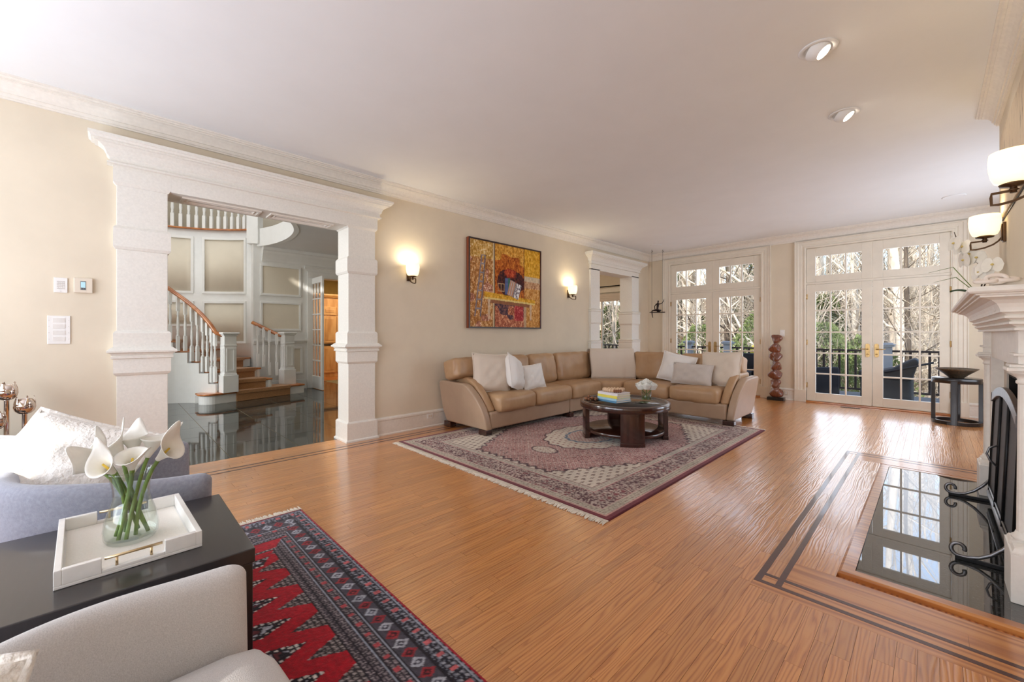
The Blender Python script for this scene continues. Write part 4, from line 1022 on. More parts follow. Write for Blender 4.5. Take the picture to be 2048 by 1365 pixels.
bd = thing('bead_garland', 'pale wooden bead garland with a brown tassel knot on the white book', 'beads', (-2.56, 4.14, bz))
for k in range(18):
    a = 2*pi*k/18; q = (.105*cos(a)*(1+.1*sin(3*a)), .055*sin(a)+.012*cos(2*a)); q = rot2(q, .75); b = MB(); sphere(b, (-2.555+q[0], 4.135+q[1], bz+.0225), .0225); b.build('bead', BEAD, bd)
for k in range(4):
    b = MB(); q = rot2((-.012+.022*k, -.085), .75); sphere(b, (-2.555+q[0], 4.135+q[1], bz+.018), .018); b.build('knot_bead', BEADD, bd)
bd2 = thing('bead_strand', 'coil of brown wooden beads lying on the coffee table beside the books', 'beads', (-2.79, 4.0, .4278))
for k in range(14):
    a = k*.62; rr_ = .03+.0045*k; b = MB(); sphere(b, (-2.79+rr_*cos(a), 4.0+rr_*sin(a)*.8, .4278+.016+(.018 if k % 5 == 4 else 0)), .0155, 10, 6); b.build('bead', BEADD, bd2)
gv = tag(MB().lathe([(.052, 0), (.056, .004), (.056, .105), (.053, .105), (.053, .012), (0, .012)], (-2.31, 4.43, .4278), 24).build('flower_vase', GLASSV), 'short clear glass cylinder vase of white roses on the coffee table', 'vase')
WATER = glass('vase_water', (232, 238, 214), 1.33)
MB().lathe([(0, .013), (.0525, .013), (.0525, .06), (0, .06)], (-2.31, 4.43, .4278), 20).build('water', WATER, gv)
def rose(c, r, label, grp, seed):
    b = MB(); rr_ = random.Random(seed)
    for ring in range(4):
        n = 3+ring*2; R0 = r*(.25+.25*ring)
        for k in range(n):
            a = 2*pi*k/n+ring*.7+rr_.random()*.3; op = .12+.14*ring
            def f(u, v, a=a, R0=R0, op=op, ring=ring):
                s = (u-.5)*2*(.95/(1+.25*ring)+.25); rad = R0*(.55+.6*v*op+.15*v); z = -r*.5+v*r*(1.35-.16*ring)-abs(s)*v*r*.12
                return (c[0]+rad*cos(a+s), c[1]+rad*sin(a+s), c[2]+z)
            b.grid(f, 5, 4)
    o = b.build('white_rose', PETAL); tag(o, label, 'flower', grp)
    s = MB().tube([(c[0], c[1], c[2]-r*.45), (c[0]*.5-2.31*.5, c[1]*.5+4.43*.5, .53), (-2.31+(c[0]+2.31)*-.5, 4.43+(c[1]-4.43)*-.5, .445)], .003, 6); s.build('stem', GREEN, o)
for k in range(7):
    a = 2*pi*k/6; rr_ = 0 if k == 6 else .072
    rose((-2.31+rr_*cos(a), 4.43+rr_*sin(a), .588+(.046 if k == 6 else .008*(k % 2))), .060, 'topmost white rose of the short glass vase on the coffee table' if k == 6 else 'white rose of the lower ring in the short glass vase on the coffee table', 'roses in the glass vase', k)
# ================================================================== ARMCHAIRS, END TABLE
def barrel_chair(label, c, m_shell, m_seat, hf=.655, hb=.77):
    """c = (x, y of the arm fronts)"""
    t = thing('armchair', label, 'armchair', (c[0], c[1]-.3, .0095), 0, None)
    ro, th_ = .35, .085
    pts = []          # plan line of the middle of the shell, with height
    rm = ro-th_/2
    for k in range(5): pts.append((rm, -.02-.03*k*1.2))
    y0 = pts[-1][1]
    for k in range(1, 24): a = pi*k/24; pts.append((rm*cos(a), y0-rm*1.12*sin(a)))
    for k in range(5): pts.append((-rm, y0+.03*k*1.2))
    n = len(pts); b = MB(); secs = []
    def sec(p, d, w, h, fwd=0):
        nx_, ny_ = d[1], -d[0]; out = []          # outward normal
        prof = [(-w/2, .12), (-w/2, h*.5), (-w/2, h-w*.45), (-w*.38, h-w*.16), (-w*.15, h-.0), (w*.15, h), (w*.38, h-w*.16), (w/2, h-w*.45), (w/2, h*.5), (w/2*.9, .12)]
        for o_, z in prof:
            fl = .035*max(0, (z-.3)/.4)
            out.append((c[0]+p[0]+nx_*(o_+fl)+d[0]*fwd, c[1]+p[1]+ny_*(o_+fl)+d[1]*fwd, z))
        return out
    for i in range(n):
        d = Vector((pts[min(i+1, n-1)][0]-pts[max(i-1, 0)][0], pts[min(i+1, n-1)][1]-pts[max(i-1, 0)][1])).normalized()
        s = -pts[i][1]; f = min(1, max(0, s/.42)); f = f*f*(3-2*f); h = hf+(hb-hf)*f
        nn = Vector((-d.y, d.x))
        dd = (d.x, d.y)
        # normal must point away from the middle of the chair
        if Vector((dd[1], -dd[0])).dot(Vector((pts[i][0], pts[i][1]+.2))) < 0: dd = (-dd[0], -dd[1]); flip = True
        if i == 0:
            for q in range(4): a = pi/2*q/4; secs.append(sec(pts[0], dd, max(.004, th_*sin(a)), h-.03*(1-sin(a)), (0 if False else 0)+ (.045*cos(a))*(1 if dd[1] > 0 else -1)))
        secs.append(sec(pts[i], dd, th_, h))
        if i == n-1:
            for q in range(1, 5): a = pi/2*(1-q/4); secs.append(sec(pts[-1], dd, max(.004, th_*sin(a)), h-.03*(1-sin(a)), (.045*cos(a))*(1 if dd[1] > 0 else -1)))
    m_ = 10
    for s in secs: b.v.extend(s)
    for i in range(len(secs)-1):
        for q in range(m_):
            w_ = (q+1) % m_; b.f.append((i*m_+q, i*m_+w_, (i+1)*m_+w_, (i+1)*m_+q)); b.m.append(0); b.s.append(q < 9)
    b.build('shell', m_shell, t, sub=1)
    MB().rbox((c[0], c[1]-.24, .355), (.55, .60, .19), .07, 8, puff=(0, .02, .03)).build('seat_cushion', m_seat, t)
    MB().rbox((c[0], c[1]-.27, .2), (.50, .52, .14), .04, 4).build('seat_base', m_shell, t)
    for sx in (-1, 1):
        for yy_ in (.0, -.42): MB().tube([(c[0]+sx*.21, c[1]-.03+yy_, .14), (c[0]+sx*.23, c[1]-.02+yy_, .0095)], [.022, .013], 8).build('leg', DARKW, t)
    return t
barrel_chair('blue-grey barrel armchair holding white cushions, between the silver candlesticks and end table', (-2.335, .26), CHAIRG, CHAIRB, .655, .69)
barrel_chair('pale woven armchair in front of the dark end table', (-.915, .225), CHAIRB, CHAIRB, .61, .63)
pillow('throw_pillow', 'fluffy white pillow slumped in the blue-grey armchair, pointed corner up', (-2.42, -.13, .665), .48, .40, .18, math.radians(66), .62, FURW, .34, fmat=FURW, seed=11)
pillow('throw_pillow', 'smooth white pillow behind the fluffy one in the blue-grey armchair', (-2.56, -.27, .63), .42, .34, .14, math.radians(70), .6, LINW, .1, seed=12)
pillow('throw_pillow', 'fluffy beige pillow in the pale woven armchair', (-.985, -.25, .585), .32, .30, .13, math.radians(60), .3, FURW, .05, fmat=FURW, seed=13)
et = thing('end_table', 'espresso black end table between the two armchairs', 'table', (-1.65, -.1, .0095))
TZ = .58
MB().box((-1.93, -.52, TZ-.042), (-1.37, .298, TZ)).build('table_top', ESPR, et, .003)
MB().box((-1.90, -.49, TZ-.12), (-1.40, .27, TZ-.042)).build('apron', BLACKW, et, .002)
for x in (-1.925, -1.435):
    for y in (-.515, .233): MB().box((x, y, .0095), (x+.06, y+.06, TZ-.042)).build('leg', BLACKW, et, .003)
MB().box((-1.88, -.47, .16), (-1.42, .25, .18)).build('shelf', BLACKW, et, .002)
# --- tray with gold handles (its own axes; x across, y along)
TRW = M('white_lacquer', (240, 237, 232), .3, var=.015, scale=30, coat=.3)
TRF = M('tray_lining', (240, 234, 224), .6, var=.02, scale=200, bump=.05)
tr = thing('serving_tray', 'white rectangular tray with gold bar handles on the end table', 'tray', (-1.685, .036, TZ+.0005), math.radians(2.2), local=True)
tw, tl, thh = .205, .145, .046
b = MB().box((-tw, -tl, 0), (tw, tl, .008))
for s in (-1, 1):
    y0, y1 = (s*tl, s*(tl-.014)) if s < 0 else (s*(tl-.014), s*tl)
    b.box((-tw, y0, .008), (tw, y1, thh))
    x0, x1 = (s*tw, s*(tw-.014)) if s < 0 else (s*(tw-.014), s*tw)
    b.box((x0, -tl+.014, .008), (x1, -.062, thh)).box((x0, .062, .008), (x1, tl-.014, thh)).box((x0, -.062, .008), (x1, .062, .016))
b.build('tray_body', TRW, tr, .0015)
MB().box((-tw+.018, -tl+.018, .008), (tw-.018, tl-.018, .0095)).build('lining', TRF, tr)
for s in (-1, 1):
    x_ = s*(tw-.007); hb_ = MB().tube([(x_, -.057, .041), (x_, .057, .041)], .0038, 10)
    for y_ in (-.034, .034): hb_.tube([(x_, y_, .014), (x_, y_, .041)], .0032, 8)
    hb_.build('handle', GOLD, tr)
# --- glass vase and callas
VX, VY, VZ = -1.668, .042, TZ+.0105
vz = tag(MB().lathe([(0, 0), (.054, 0), (.061, .012), (.063, .035), (.058, .07), (.047, .105), (.042, .13), (.043, .155), (.05, .195), (.052, .205), (.0495, .205), (.0475, .194), (.0405, .155), (.0395, .13), (.0445, .105), (.0555, .07), (.0605, .035), (.058, .014), (.05, .009), (0, .009)], (VX, VY, VZ), 36).build('glass_vase', GLASSV), 'waisted clear glass vase of calla lilies on the white tray', 'vase')
def calla(B, d, roll, foot, L=.080, label='', seed=0):
    d = Vector(d).normalized(); s = d.orthogonal().normalized(); u = d.cross(s)
    s, u = s*cos(roll)+u*sin(roll), u*cos(roll)-s*sin(roll)
    B = Vector(B)
    def f(a_, v):
        ang = 2*pi*a_; lip = (1+cos(ang))/2           # lip: 1 at the pointed tip side
        rad = .006+.018*v**1.2*(1+.10*sin(ang*2)); ln = L*(v*(.60+.34*lip)+.60*lip**8*v**4)
        fl = .016*v**4*(1-.55*lip); tipc = .024*lip**8*v**6
        p = B+d*ln+s*(cos(ang)*(rad*(1-.55*lip**8*v**3)+fl)+tipc)+u*(sin(ang)*(rad+fl))
        return tuple(p)
    b = MB().grid(f, 28, 12, cu=True)
    o = b.build('calla_lily', PETAL); tag(o, label, 'flower', 'calla lilies in the glass vase')
    md = o.modifiers.new('thick', 'SOLIDIFY'); md.thickness = .0018; md.offset = 0
    SP = M('spadix_yellow', (226, 190, 70), .7) if 'spadix_yellow' not in bpy.data.materials else bpy.data.materials['spadix_yellow']
    MB().tube([tuple(B+d*L*.15), tuple(B+d*L*.6)], [.004, .003], 6).build('spadix', SP, o)
    F_ = Vector(foot); mid = Vector((VX+(B.x-VX)*.25, VY+(B.y-VY)*.25, VZ+.14))
    pts = [F_]
    for q in range(1, 8):
        t_ = q/8; pts.append(F_*(1-t_)**2+mid*2*t_*(1-t_)+(B)*t_*t_)
    pts.append(B+d*.012)
    MB().tube(pts, .0052, 8).build('stem', GREEN, o)
Rr, Fw = Vector((CT, ST, 0)), Vector((-ST, CT, 0))
cl = [((-.055, .0, .252), (-.62, .0, .62), 0.4), ((-.034, -.030, .240), (-.45, -.45, .62), 2.6), ((-.004, -.040, .246), (.05, -.62, .62), 1.6), ((.026, -.024, .250), (.40, -.40, .66), 0.2), ((-.020, .026, .268), (-.2, .2, .9), 2.0), ((.010, .032, .262), (.25, .3, .85), 1.0), ((.070, .0, .268), (.72, .0, .70), 3.0), ((-.026, .004, .262), (-.3, -.1, .85), 0.8)]
CLB = ['outermost calla lily on the candlestick side of the vase, lip turned down', 'broad calla lily on the candlestick side, open toward the tray handle', 'central low calla lily, wide open just above the vase mouth', 'calla lily between the central low bloom and the one leaning toward the stairs', 'slender calla lily seen almost edge-on at the back of the bunch', 'tall calla lily at the back of the bunch, in front of the portal column', 'white calla lily leaning out alone toward the stair hall', 'calla lily at the back, half hidden behind the broad open one']
for k, (o_, d_, rl) in enumerate(cl):
    B = Vector((VX, VY, VZ))+Rr*o_[0]*1.12+Fw*o_[1]*1.25+Vector((0, 0, o_[2]-.034)); d = Rr*d_[0]+Fw*d_[1]+Vector((0, 0, d_[2]))
    a = 2*pi*k/8+2.2
    calla(B, d, rl, (VX+.034*cos(a)-.2*(B.x-VX), VY+.034*sin(a)-.2*(B.y-VY), VZ+.013), seed=k, label=CLB[k])
# --- console with tulip candlesticks
cn = thing('console_table', 'low dark console table against the beige wall behind the armchair', 'table', (-4.27, -1.0, 0))
MB().box((-4.50, -1.7, .43), (-4.02, -.37, .475)).build('table_top', ESPR, cn, .003)
for x in (-4.49, -4.08):
    for y in (-1.68, -.45): MB().box((x, y, 0), (x+.05, y+.06, .43)).build('leg', BLACKW, cn, .003)
def tulip_stick(loc, h, label):
    t = thing('candlestick', label, 'candlestick', loc, R_.random()*3, 'tulip candlesticks on the console', local=True)
    MB().lathe([(.056, 0), (.058, .004), (.045, .012), (.026, .028), (.015, .045), (.013, .06), (.0125, h-.115), (.016, h-.112)], (0, 0, 0), 24).build('stem', SILVER, t)
    MB().lathe([(.012, h-.112), (.03, h-.108), (.046, h-.09), (.052, h-.066), (.048, h-.038), (.036, h-.012), (.033, h-.012), (.045, h-.04), (.048, h-.066), (.04, h-.09), (0, h-.10)], (0, 0, 0), 24).build('cup', SILVER, t)
    for k in range(5):
        a = 2*pi*k/5
        def f(u, v, a=a):
            w_ = (u-.5)*.92*(1-v**2.2); r_ = .050*sin(pi*(.22+.56*v))/.98+.018*max(0, v-.75)*4*.5; z = h-.10+.108*v
            return (r_*cos(a+w_), r_*sin(a+w_), z)
        o = MB().grid(f, 6, 8).build('petal', SILVER, t); md = o.modifiers.new('thick', 'SOLIDIFY'); md.thickness = .002
tulip_stick((-4.25, -.495, .4755), .40, 'tallest silver tulip candlestick on the console')
tulip_stick((-4.25, -.418, .4755), .30, 'medium silver tulip candlestick nearest the portal')
tulip_stick((-4.17, -.535, .4755), .225, 'shortest silver tulip candlestick, in front of the tallest')
# ================================================================== ON THE WALLS
def on_wall(y0, y1, z0, z1, d, b=None): return (b or MB()).box((XL+.0005, y0, z0), (XL+d, y1, z1))
t = thing('alarm_keypad', 'small square white keypad on the beige wall', 'keypad', (XL, -.27, 1.5))
on_wall(-.306, -.237, 1.506, 1.617, .008).build('plate', WPLAS, t, .002)
KEYM = M('keypad_keys', (206, 200, 194), .5)
for i in range(4):
    for j in range(5): MB().box((XL+.008, -.291+i*.0105, 1.533+j*.0125), (XL+.0095, -.283+i*.0105, 1.541+j*.0125)).build('key', KEYM, t)
MB().box((XL+.008, -.275, 1.514), (XL+.009, -.267, 1.517)).build('indicator', KEYM, t)
t = thing('thermostat', 'cream thermostat with a small upright blue screen', 'thermostat', (XL, -.155, 1.5))
on_wall(-.205, -.105, 1.511, 1.624, .022).build('body', CPLAS, t, .004)
MB().box((XL+.022, -.170, 1.533), (XL+.0235, -.141, 1.600)).build('bezel', M('thermostat_grey', (120, 124, 128), .4), t)
MB().box((XL+.0235, -.1675, 1.551), (XL+.0242, -.1435, 1.594)).build('screen', M('thermostat_screen', (176, 214, 224), .3, emit=(176, 214, 224), es=.25), t)
for y in (-.163, -.152): MB().box((XL+.0235, y, 1.538), (XL+.0248, y+.006, 1.545)).build('button', M('thermostat_button', (70, 74, 78), .4), t)
t = thing('light_control', 'large white wall plate with four wide buttons', 'switch', (XL, -.28, 1.12))
on_wall(-.338, -.223, 1.124, 1.334, .007).build('plate', WPLAS, t, .002)
for k in range(4):
    z = 1.146+k*.0465
    MB().box((XL+.007, -.312, z), (XL+.0095, -.249, z+.032)).build('button', M('button_white', (226, 222, 216), .4) if k == 0 else bpy.data.materials['button_white'], t, .001)
    for y in (-.331, -.233): MB().lathe([(.0025, 0), (.002, .002), (0, .002)], (0, 0, 0), 8).prism([(0, 0), (.004, 0), (.004, .004), (0, .004)], 0, .0015, lambda a, c_, h, y=y, z=z: (XL+.007+h, y+a, z+.014+c_)).build('led', KEYM, t) if False else MB().box((XL+.007, y, z+.013), (XL+.0085, y+.004, z+.017)).build('led', KEYM, t)
t = thing('wall_outlet', 'white power outlet in the baseboard beside the sofa arm', 'outlet', (-4.512, 2.93, .1))
MB().box((-4.5125, 2.885, .112), (-4.504, 2.975, .172)).build('plate', WPLAS, t, .002)
for y in (2.905, 2.935): MB().box((-4.5045, y, .127), (-4.5028, y+.022, .157)).build('socket', CPLAS, t, .001)
t = thing('wall_switch', 'white rocker switch between the two pairs of glazed doors', 'switch', (-1.91, YF, 1.15))
MB().box((-1.95, YF-.007, 1.15), (-1.875, YF-.0005, 1.27)).build('plate', WPLAS, t, .002); MB().box((-1.927, YF-.011, 1.178), (-1.898, YF-.007, 1.242)).build('rocker', WPLAS, t, .002)
t = thing('wall_outlet', 'pale power outlet in the far baseboard behind the twisted sculpture', 'outlet', (-1.85, YF-.018, .08))
MB().box((-1.885, YF-.0265, .09), (-1.815, YF-.0185, .16)).build('plate', CPLAS, t, .002)
for z in (.103, .13): MB().box((-1.863, YF-.0285, z), (-1.837, YF-.0265, z+.018)).build('socket', WPLAS, t, .001)
# --- painting
def paint(P, Q, rng):
    n1, n2, n3 = vnoise(P, Q, .0075, 21), vnoise(P*1.0, Q*.5, .012, 22), vnoise(P, Q, .11, 23)
    rgb = np.zeros(P.shape+(3,)); rgb[:] = C(176, 112, 58)
    def mixn(m_, a, b_, c_, k=.5):
        t_ = np.clip(.5+(.55*n1+.45*n2-.5)*1.5, 0, 1)[..., None]; col = np.where(t_ < .5, C(*a)+(C(*b_)-C(*a))*t_*2, C(*b_)+(C(*c_)-C(*b_))*(t_*2-1)); rgb[m_] = col[m_]
    allm = np.ones(P.shape, bool)
    mixn(allm & (P < .30), (150, 96, 52), (196, 136, 76), (226, 202, 160)); mixn((P < .30) & (n3 > .62), (120, 90, 70), (190, 120, 90), (232, 216, 196)); mixn((P < .3) & (Q > .8), (170, 120, 50), (214, 168, 86), (236, 220, 180))
    c_ = (P >= .32) & (P < .745)
    mixn(c_, (136, 66, 28), (186, 98, 40), (214, 140, 60)); mixn(c_ & (Q+.25*n3 > .92), (190, 120, 44), (222, 162, 66), (236, 196, 110))
    dk = c_ & (np.hypot((P-.55)/.19, (Q-.52)/.17)+.5*(n3-.5) < 1); mixn(dk, (48, 30, 34), (74, 44, 44), (128, 60, 44))
    fl = c_ & (np.hypot((P-.54)/.08, (Q-.66)/.05)+.8*(n1-.5) < 1); mixn(fl, (150, 50, 36), (190, 78, 50), (206, 110, 70))
    mixn(c_ & (Q < .34), (58, 50, 66), (92, 70, 78), (170, 110, 90)); mixn(c_ & (Q < .34) & (Q+.3*n3 < .32), (130, 70, 56), (190, 110, 80), (222, 180, 140))
    mixn((P > .60) & (P < .735) & (Q > .08) & (Q < .26+.03*n1), (136, 40, 46), (180, 60, 64), (206, 120, 110))
    rt = P >= .745
    mixn(rt, (180, 112, 48), (206, 146, 76), (226, 190, 130)); mixn(rt & (Q > .655), (206, 138, 30), (228, 172, 52), (238, 198, 96)); mixn(rt & (Q > .5) & (Q < .6), (170, 110, 80), (196, 150, 110), (216, 186, 150))
    put(rgb, rt & (Q > .59-.04*(P-.745)) & (Q < .655-.03*(P-.745)), C(214, 196, 166))
    put(rgb, (np.abs(P-.308) < .011), C(206, 186, 150)); put(rgb, (np.abs(P-.322) < .004), C(84, 52, 38)); put(rgb, (np.abs(P-.745) < .004), C(92, 44, 36)); put(rgb, (np.abs(P-.76) < .02) & (Q < .3), C(196, 164, 132))
    # ladder
    lp = .175-.075*(.84-Q)/.71; on = (Q > .12) & (Q < .84)
    put(rgb, on & (np.abs(P-lp+.022*(1+.8*(.84-Q))) < .008), C(134, 124, 130)); put(rgb, on & (np.abs(P-lp-.022*(1+.8*(.84-Q))) < .008), C(120, 112, 120))
    put(rgb, on & (np.abs(P-lp) < .022*(1+.8*(.84-Q))) & (np.abs(Q/.105-np.round(Q/.105)) < .09), C(150, 142, 146))
    # table
    ttop = .415-.083*(P-.185); tb = .352-.053*(P-.185); tt = (P > .185) & (P < .92) & (Q < ttop) & (Q > tb)
    mixn(tt, (196, 140, 30), (222, 168, 52), (232, 186, 84)); put(rgb, (P > .185) & (P < .92) & (Q < tb) & (Q > tb-.022), C(232, 206, 132))
    put(rgb, (P > .25) & (P < .83) & (Q < tb-.022) & (Q > tb-.062), C(150, 102, 72))
    for p0 in (.245, .85):
        w_ = .012+.008*np.abs(np.sin(Q*44)); put(rgb, (np.abs(P-p0) < w_*(.45+1.6*Q)) & (Q < tb-.022) & (Q > .09), C(214, 186, 156))
    # cage, books
    cg = (np.abs(P-.41) < .045) & (Q > .43) & (Q < .53); put(rgb, cg & ((np.abs(np.abs(P-.41)-.042) < .004) | (np.abs(Q-.435) < .004) | (np.abs(Q-.525) < .004) | (np.abs(P-.41) < .003)), C(200, 170, 130))
    put(rgb, (P > .465) & (P < .505) & (Q > .40) & (Q < .60), C(96, 110, 156)); put(rgb, (P >= .505) & (P < .54) & (Q > .42) & (Q < .605), C(74, 118, 104))
    a_, b__ = (P-.60)/.085, (Q-.465)/.095; a2, b2 = a_*.94-b__*.30, a_*.30+b__*.94; bk = (np.abs(a2) < 1) & (np.abs(b2) < 1)
    put(rgb, bk, C(196, 184, 178)); put(rgb, bk & (a2 < 0) & (np.abs(np.sin(a2*9)) > .7), C(196, 140, 110)); put(rgb, bk & (a2 > 0) & (n1 < .5), C(120, 116, 130)); put(rgb, bk & (a2 > .2) & (n2 > .62), C(236, 234, 234)); put(rgb, bk & (np.abs(a2) < .05), C(110, 96, 96))
    rgb *= (.92+.16*n2)[..., None]
    return np.clip(rgb, 0, 255)
pn = thing('painting', 'framed oil painting in autumn golds of a ladder, table and books', 'painting', (XL, 4.28, 1.28))
y0, y1, z0, z1 = 3.53, 5.03, 1.28, 2.55
FRM = wood('frame_cherry', (84, 34, 18), (122, 56, 30), (146, 74, 42), rough=.35, coat=.3, wave=8, dist=3, bump=0)
FRD = M('frame_dark_face', (46, 28, 24), .35, var=.1)
for (a, c_, d_, e_) in ((y0, y0+.02, z0, z1), (y1-.02, y1, z0, z1), (y0+.02, y1-.02, z0, z0+.02), (y0+.02, y1-.02, z1-.02, z1)):
    o = MB().box((XL+.004, a, d_), (XL+.062, c_, e_)).build('frame_side', FRM, pn, .001)
    MB().box((XL+.062, a, d_), (XL+.064, c_, e_)).build('frame_face', FRD, o)
nx, ny = 330, 280
P_, Q_ = np.meshgrid(np.linspace(0, 1, nx), np.linspace(0, 1, ny)); rgb = paint(P_, Q_, None)/255.; rgb = np.where(rgb <= .04045, rgb/12.92, ((rgb+.055)/1.055)**2.4)
b = MB(); me = bpy.data.meshes.new('canvas'); V = np.stack([np.full(P_.size, XL+.05), y0+.02+P_.ravel()*(y1-y0-.04), z0+.02+Q_.ravel()*(z1-z0-.04)], 1).astype('f')
I = np.arange(nx*ny).reshape(ny, nx); F_ = np.stack([I[:-1, :-1].ravel(), I[:-1, 1:].ravel(), I[1:, 1:].ravel(), I[1:, :-1].ravel()], 1).astype('i')
me.vertices.add(len(V)); me.vertices.foreach_set('co', V.ravel()); me.loops.add(F_.size); me.loops.foreach_set('vertex_index', F_.ravel()); me.polygons.add(len(F_)); me.polygons.foreach_set('loop_start', np.arange(0, F_.size, 4, dtype='i')); me.update(calc_edges=True)
ca = me.attributes.new('pattern', 'FLOAT_COLOR', 'POINT'); c4 = np.ones((len(V), 4), 'f'); c4[:, :3] = rgb.reshape(-1, 3); ca.data.foreach_set('color', c4.ravel())
me.materials.append(vcol('oil_paint', rough=.6, sheen=0, bump=.15)); o = bpy.data.objects.new('canvas', me); COL.objects.link(o); attach(o, pn)
MB().box((XL+.004, y0+.02, z0+.02), (XL+.045, y1-.02, z1-.02)).build('stretcher', FRD, pn)
# --- sconces
def sconce(p, nrm, label, group=None, e=7.0):
    n = Vector((*nrm, 0)); tng = Vector((-n.y, n.x, 0)); p = Vector(p)
    t = thing('wall_sconce', label, 'sconce', tuple(p), 0, group)
    def w(a, o_, z): q = p+tng*a+n*o_; return (q.x, q.y, p.z+z)
    b = MB()
    for (aa, o0, o1, za, zb) in ((.028, .0005, .016, -.07, .07), (.018, .016, .024, -.06, .06)):
        b.prism([(-aa, za), (aa, za), (aa, zb), (-aa, zb)], o0, o1, lambda a, z, h: w(a, h, z))
    b.build('backplate', BRONZE, t, .003)
    pts = [w(0, .02, -.035), w(0, .035, -.06), w(0, .06, -.082), w(0, .10, -.1), w(0, .145, -.108), w(0, .168, -.106), w(0, .17, -.07), w(0, .168, -.052), w(0, .13, -.05), w(0, .09, -.05)]
    MB().tube(pts, .0075, 4, smooth=False).build('arm', BRONZE, t)
    c = w(0, .10, 0)
    MB().lathe([(.012, -.06), (.012, -.05), (.02, -.046), (.012, -.04), (.012, -.032), (.045, -.026), (.048, -.018), (.03, -.012)], c, 20).build('cup', BRONZE, t)
    MB().lathe([(.03, -.014), (.062, -.006), (.073, .02), (.080, .06), (.082, .095), (.078, .135), (.074, .137), (.077, .095), (.075, .06), (.068, .022), (.056, .0), (0, -.004)], c, 32).build('lamp_shade', LITSH, t)
    lamp('POINT', 'sconce_light', (c[0], c[1], c[2]+.115), e*.95, (1.0, .86, .64), parent=t, radius=.055)
    return t
sconce((XL, 2.63, 1.92), (1, 0), 'lit bronze wall sconce between the large portal and the painting', 'wall sconces')
sconce((XL, 5.82, 1.91), (1, 0), 'lit bronze wall sconce between the painting and the small portal', 'wall sconces')
# ================================================================== FIREPLACE
fp = thing('fireplace', 'carved pale limestone fireplace mantel with slender columns', 'fireplace', (.4, 3.82, .01))
FD = M('firebox_soot', (34, 31, 30), .9, var=.2, scale=12, bump=.3, bscale=30)
SLIP = M('fireplace_slip', (206, 196, 180), .5, var=.03)
y0, y1 = 2.65, 4.99; oy0, oy1, oz = 3.22, 4.42, .93
MB().box((CB, y0, .01), (XR, oy0, 1.2)).box((CB, oy1, .01), (XR, y1, 1.2)).box((CB, oy0, oz), (XR, oy1, 1.2)).build('surround', MANT, fp)
MB().box((.93, oy0, .01), (XR, oy1, oz)).build('firebox', FD, fp)
for (a, c_) in ((oy0-.12, oy0), (oy1, oy1+.12)): MB().box((CB-.012, a, .01), (CB+.5, c_, oz)).build('slip', SLIP, fp, .003)
MB().box((CB-.012, oy0-.12, oz), (CB+.02, oy1+.12, oz+.1)).build('slip', SLIP, fp, .003)
MB().box((CB+.002, oy0, .01), (.93, oy0+.02, oz)).box((CB+.002, oy1-.02, .01), (.93, oy1, oz)).box((CB+.002, oy0, oz-.02), (.93, oy1, oz)).build('firebox_lining', FD, fp)
MB().box((.305, 2.80, 1.03), (CB, 4.84, 1.225)).build('frieze', MANT, fp, .003)
for cyy in (2.963, 4.69):
    MB().box((.30, cyy-.10, .01), (CB, cyy+.10, 1.05)).build('pilaster', MANT, fp, .004)
    q = (.297, cyy)
    MB().box((.243, cyy-.115, .01), (CB, cyy+.115, .225)).build('plinth', MANT, fp, .004)
    MB().sweep([(0, .225), (.0, .232), (-.006, .236), (-.012, .25), (-.05, .262), (-.06, .225)], [(.243, cyy-.115), (.35, cyy-.115), (.35, cyy+.115), (.243, cyy+.115)], closed=True, side=1).build('plinth_moulding', MANT, fp)
    # turned, fluted shaft
    def fl(u, v, q=q):
        a = 2*pi*u; z = .30+.68*v; r_ = (.0285-.005*v)*(1-.05*abs(cos(7*a))); return (q[0]+r_*cos(a), q[1]+r_*sin(a), z)
    MB().grid(fl, 56, 3, cu=True).build('column_shaft', MANT, fp)
    MB().lathe([(.05, .225), (.052, .24), (.045, .25), (.034, .255), (.036, .262), (.044, .27), (.044, .28), (.034, .288), (.031, .30)], (*q, 0), 24).build('column_base', MANT, fp)
    MB().lathe([(.024, .97), (.03, .975), (.03, .985), (.025, .99), (.028, 1.0), (.04, 1.015), (.05, 1.02), (.05, 1.03)], (*q, 0), 24).build('capital', MANT, fp)
    MB().box((q[0]-.062, cyy-.075, 1.03), (CB, cyy+.075, 1.048)).box((q[0]-.054, cyy-.068, 1.048), (CB, cyy+.068, 1.062)).build('abacus', MANT, fp, .005)
    MB().box((.27, cyy-.055, 1.062), (CB, cyy+.055, 1.225)).build('block', MANT, fp, .003)
    MB().box((.255, cyy-.07, 1.10), (CB, cyy+.07, 1.112)).build('block_band', MANT, fp, .003)
MP = [(-.01, 1.215), (.012, 1.215), (.012, 1.226), (.004, 1.229), (.02, 1.240), (.028, 1.243), (.028, 1.252), (.018, 1.256), (.034, 1.266), (.042, 1.269), (.042, 1.278), (.034, 1.282), (.048, 1.292), (.055, 1.295), (.055, 1.303), (.058, 1.315), (.066, 1.332), (.082, 1.347), (.104, 1.356), (.116, 1.358), (.116, 1.366), (.128, 1.367), (.131, 1.374), (.146, 1.375), (.153, 1.383), (.153, 1.396), (.146, 1.404), (-.01, 1.404)]
MB().sweep(MP, [(CB+.02, 2.82), (.262, 2.82), (.262, 4.82), (CB+.02, 4.82)], side=-1).build('mantel_shelf', MANT, fp)
MB().box((.263, 2.822, 1.217), (CB+.015, 4.818, 1.4035)).build('mantel_core', MANT, fp)
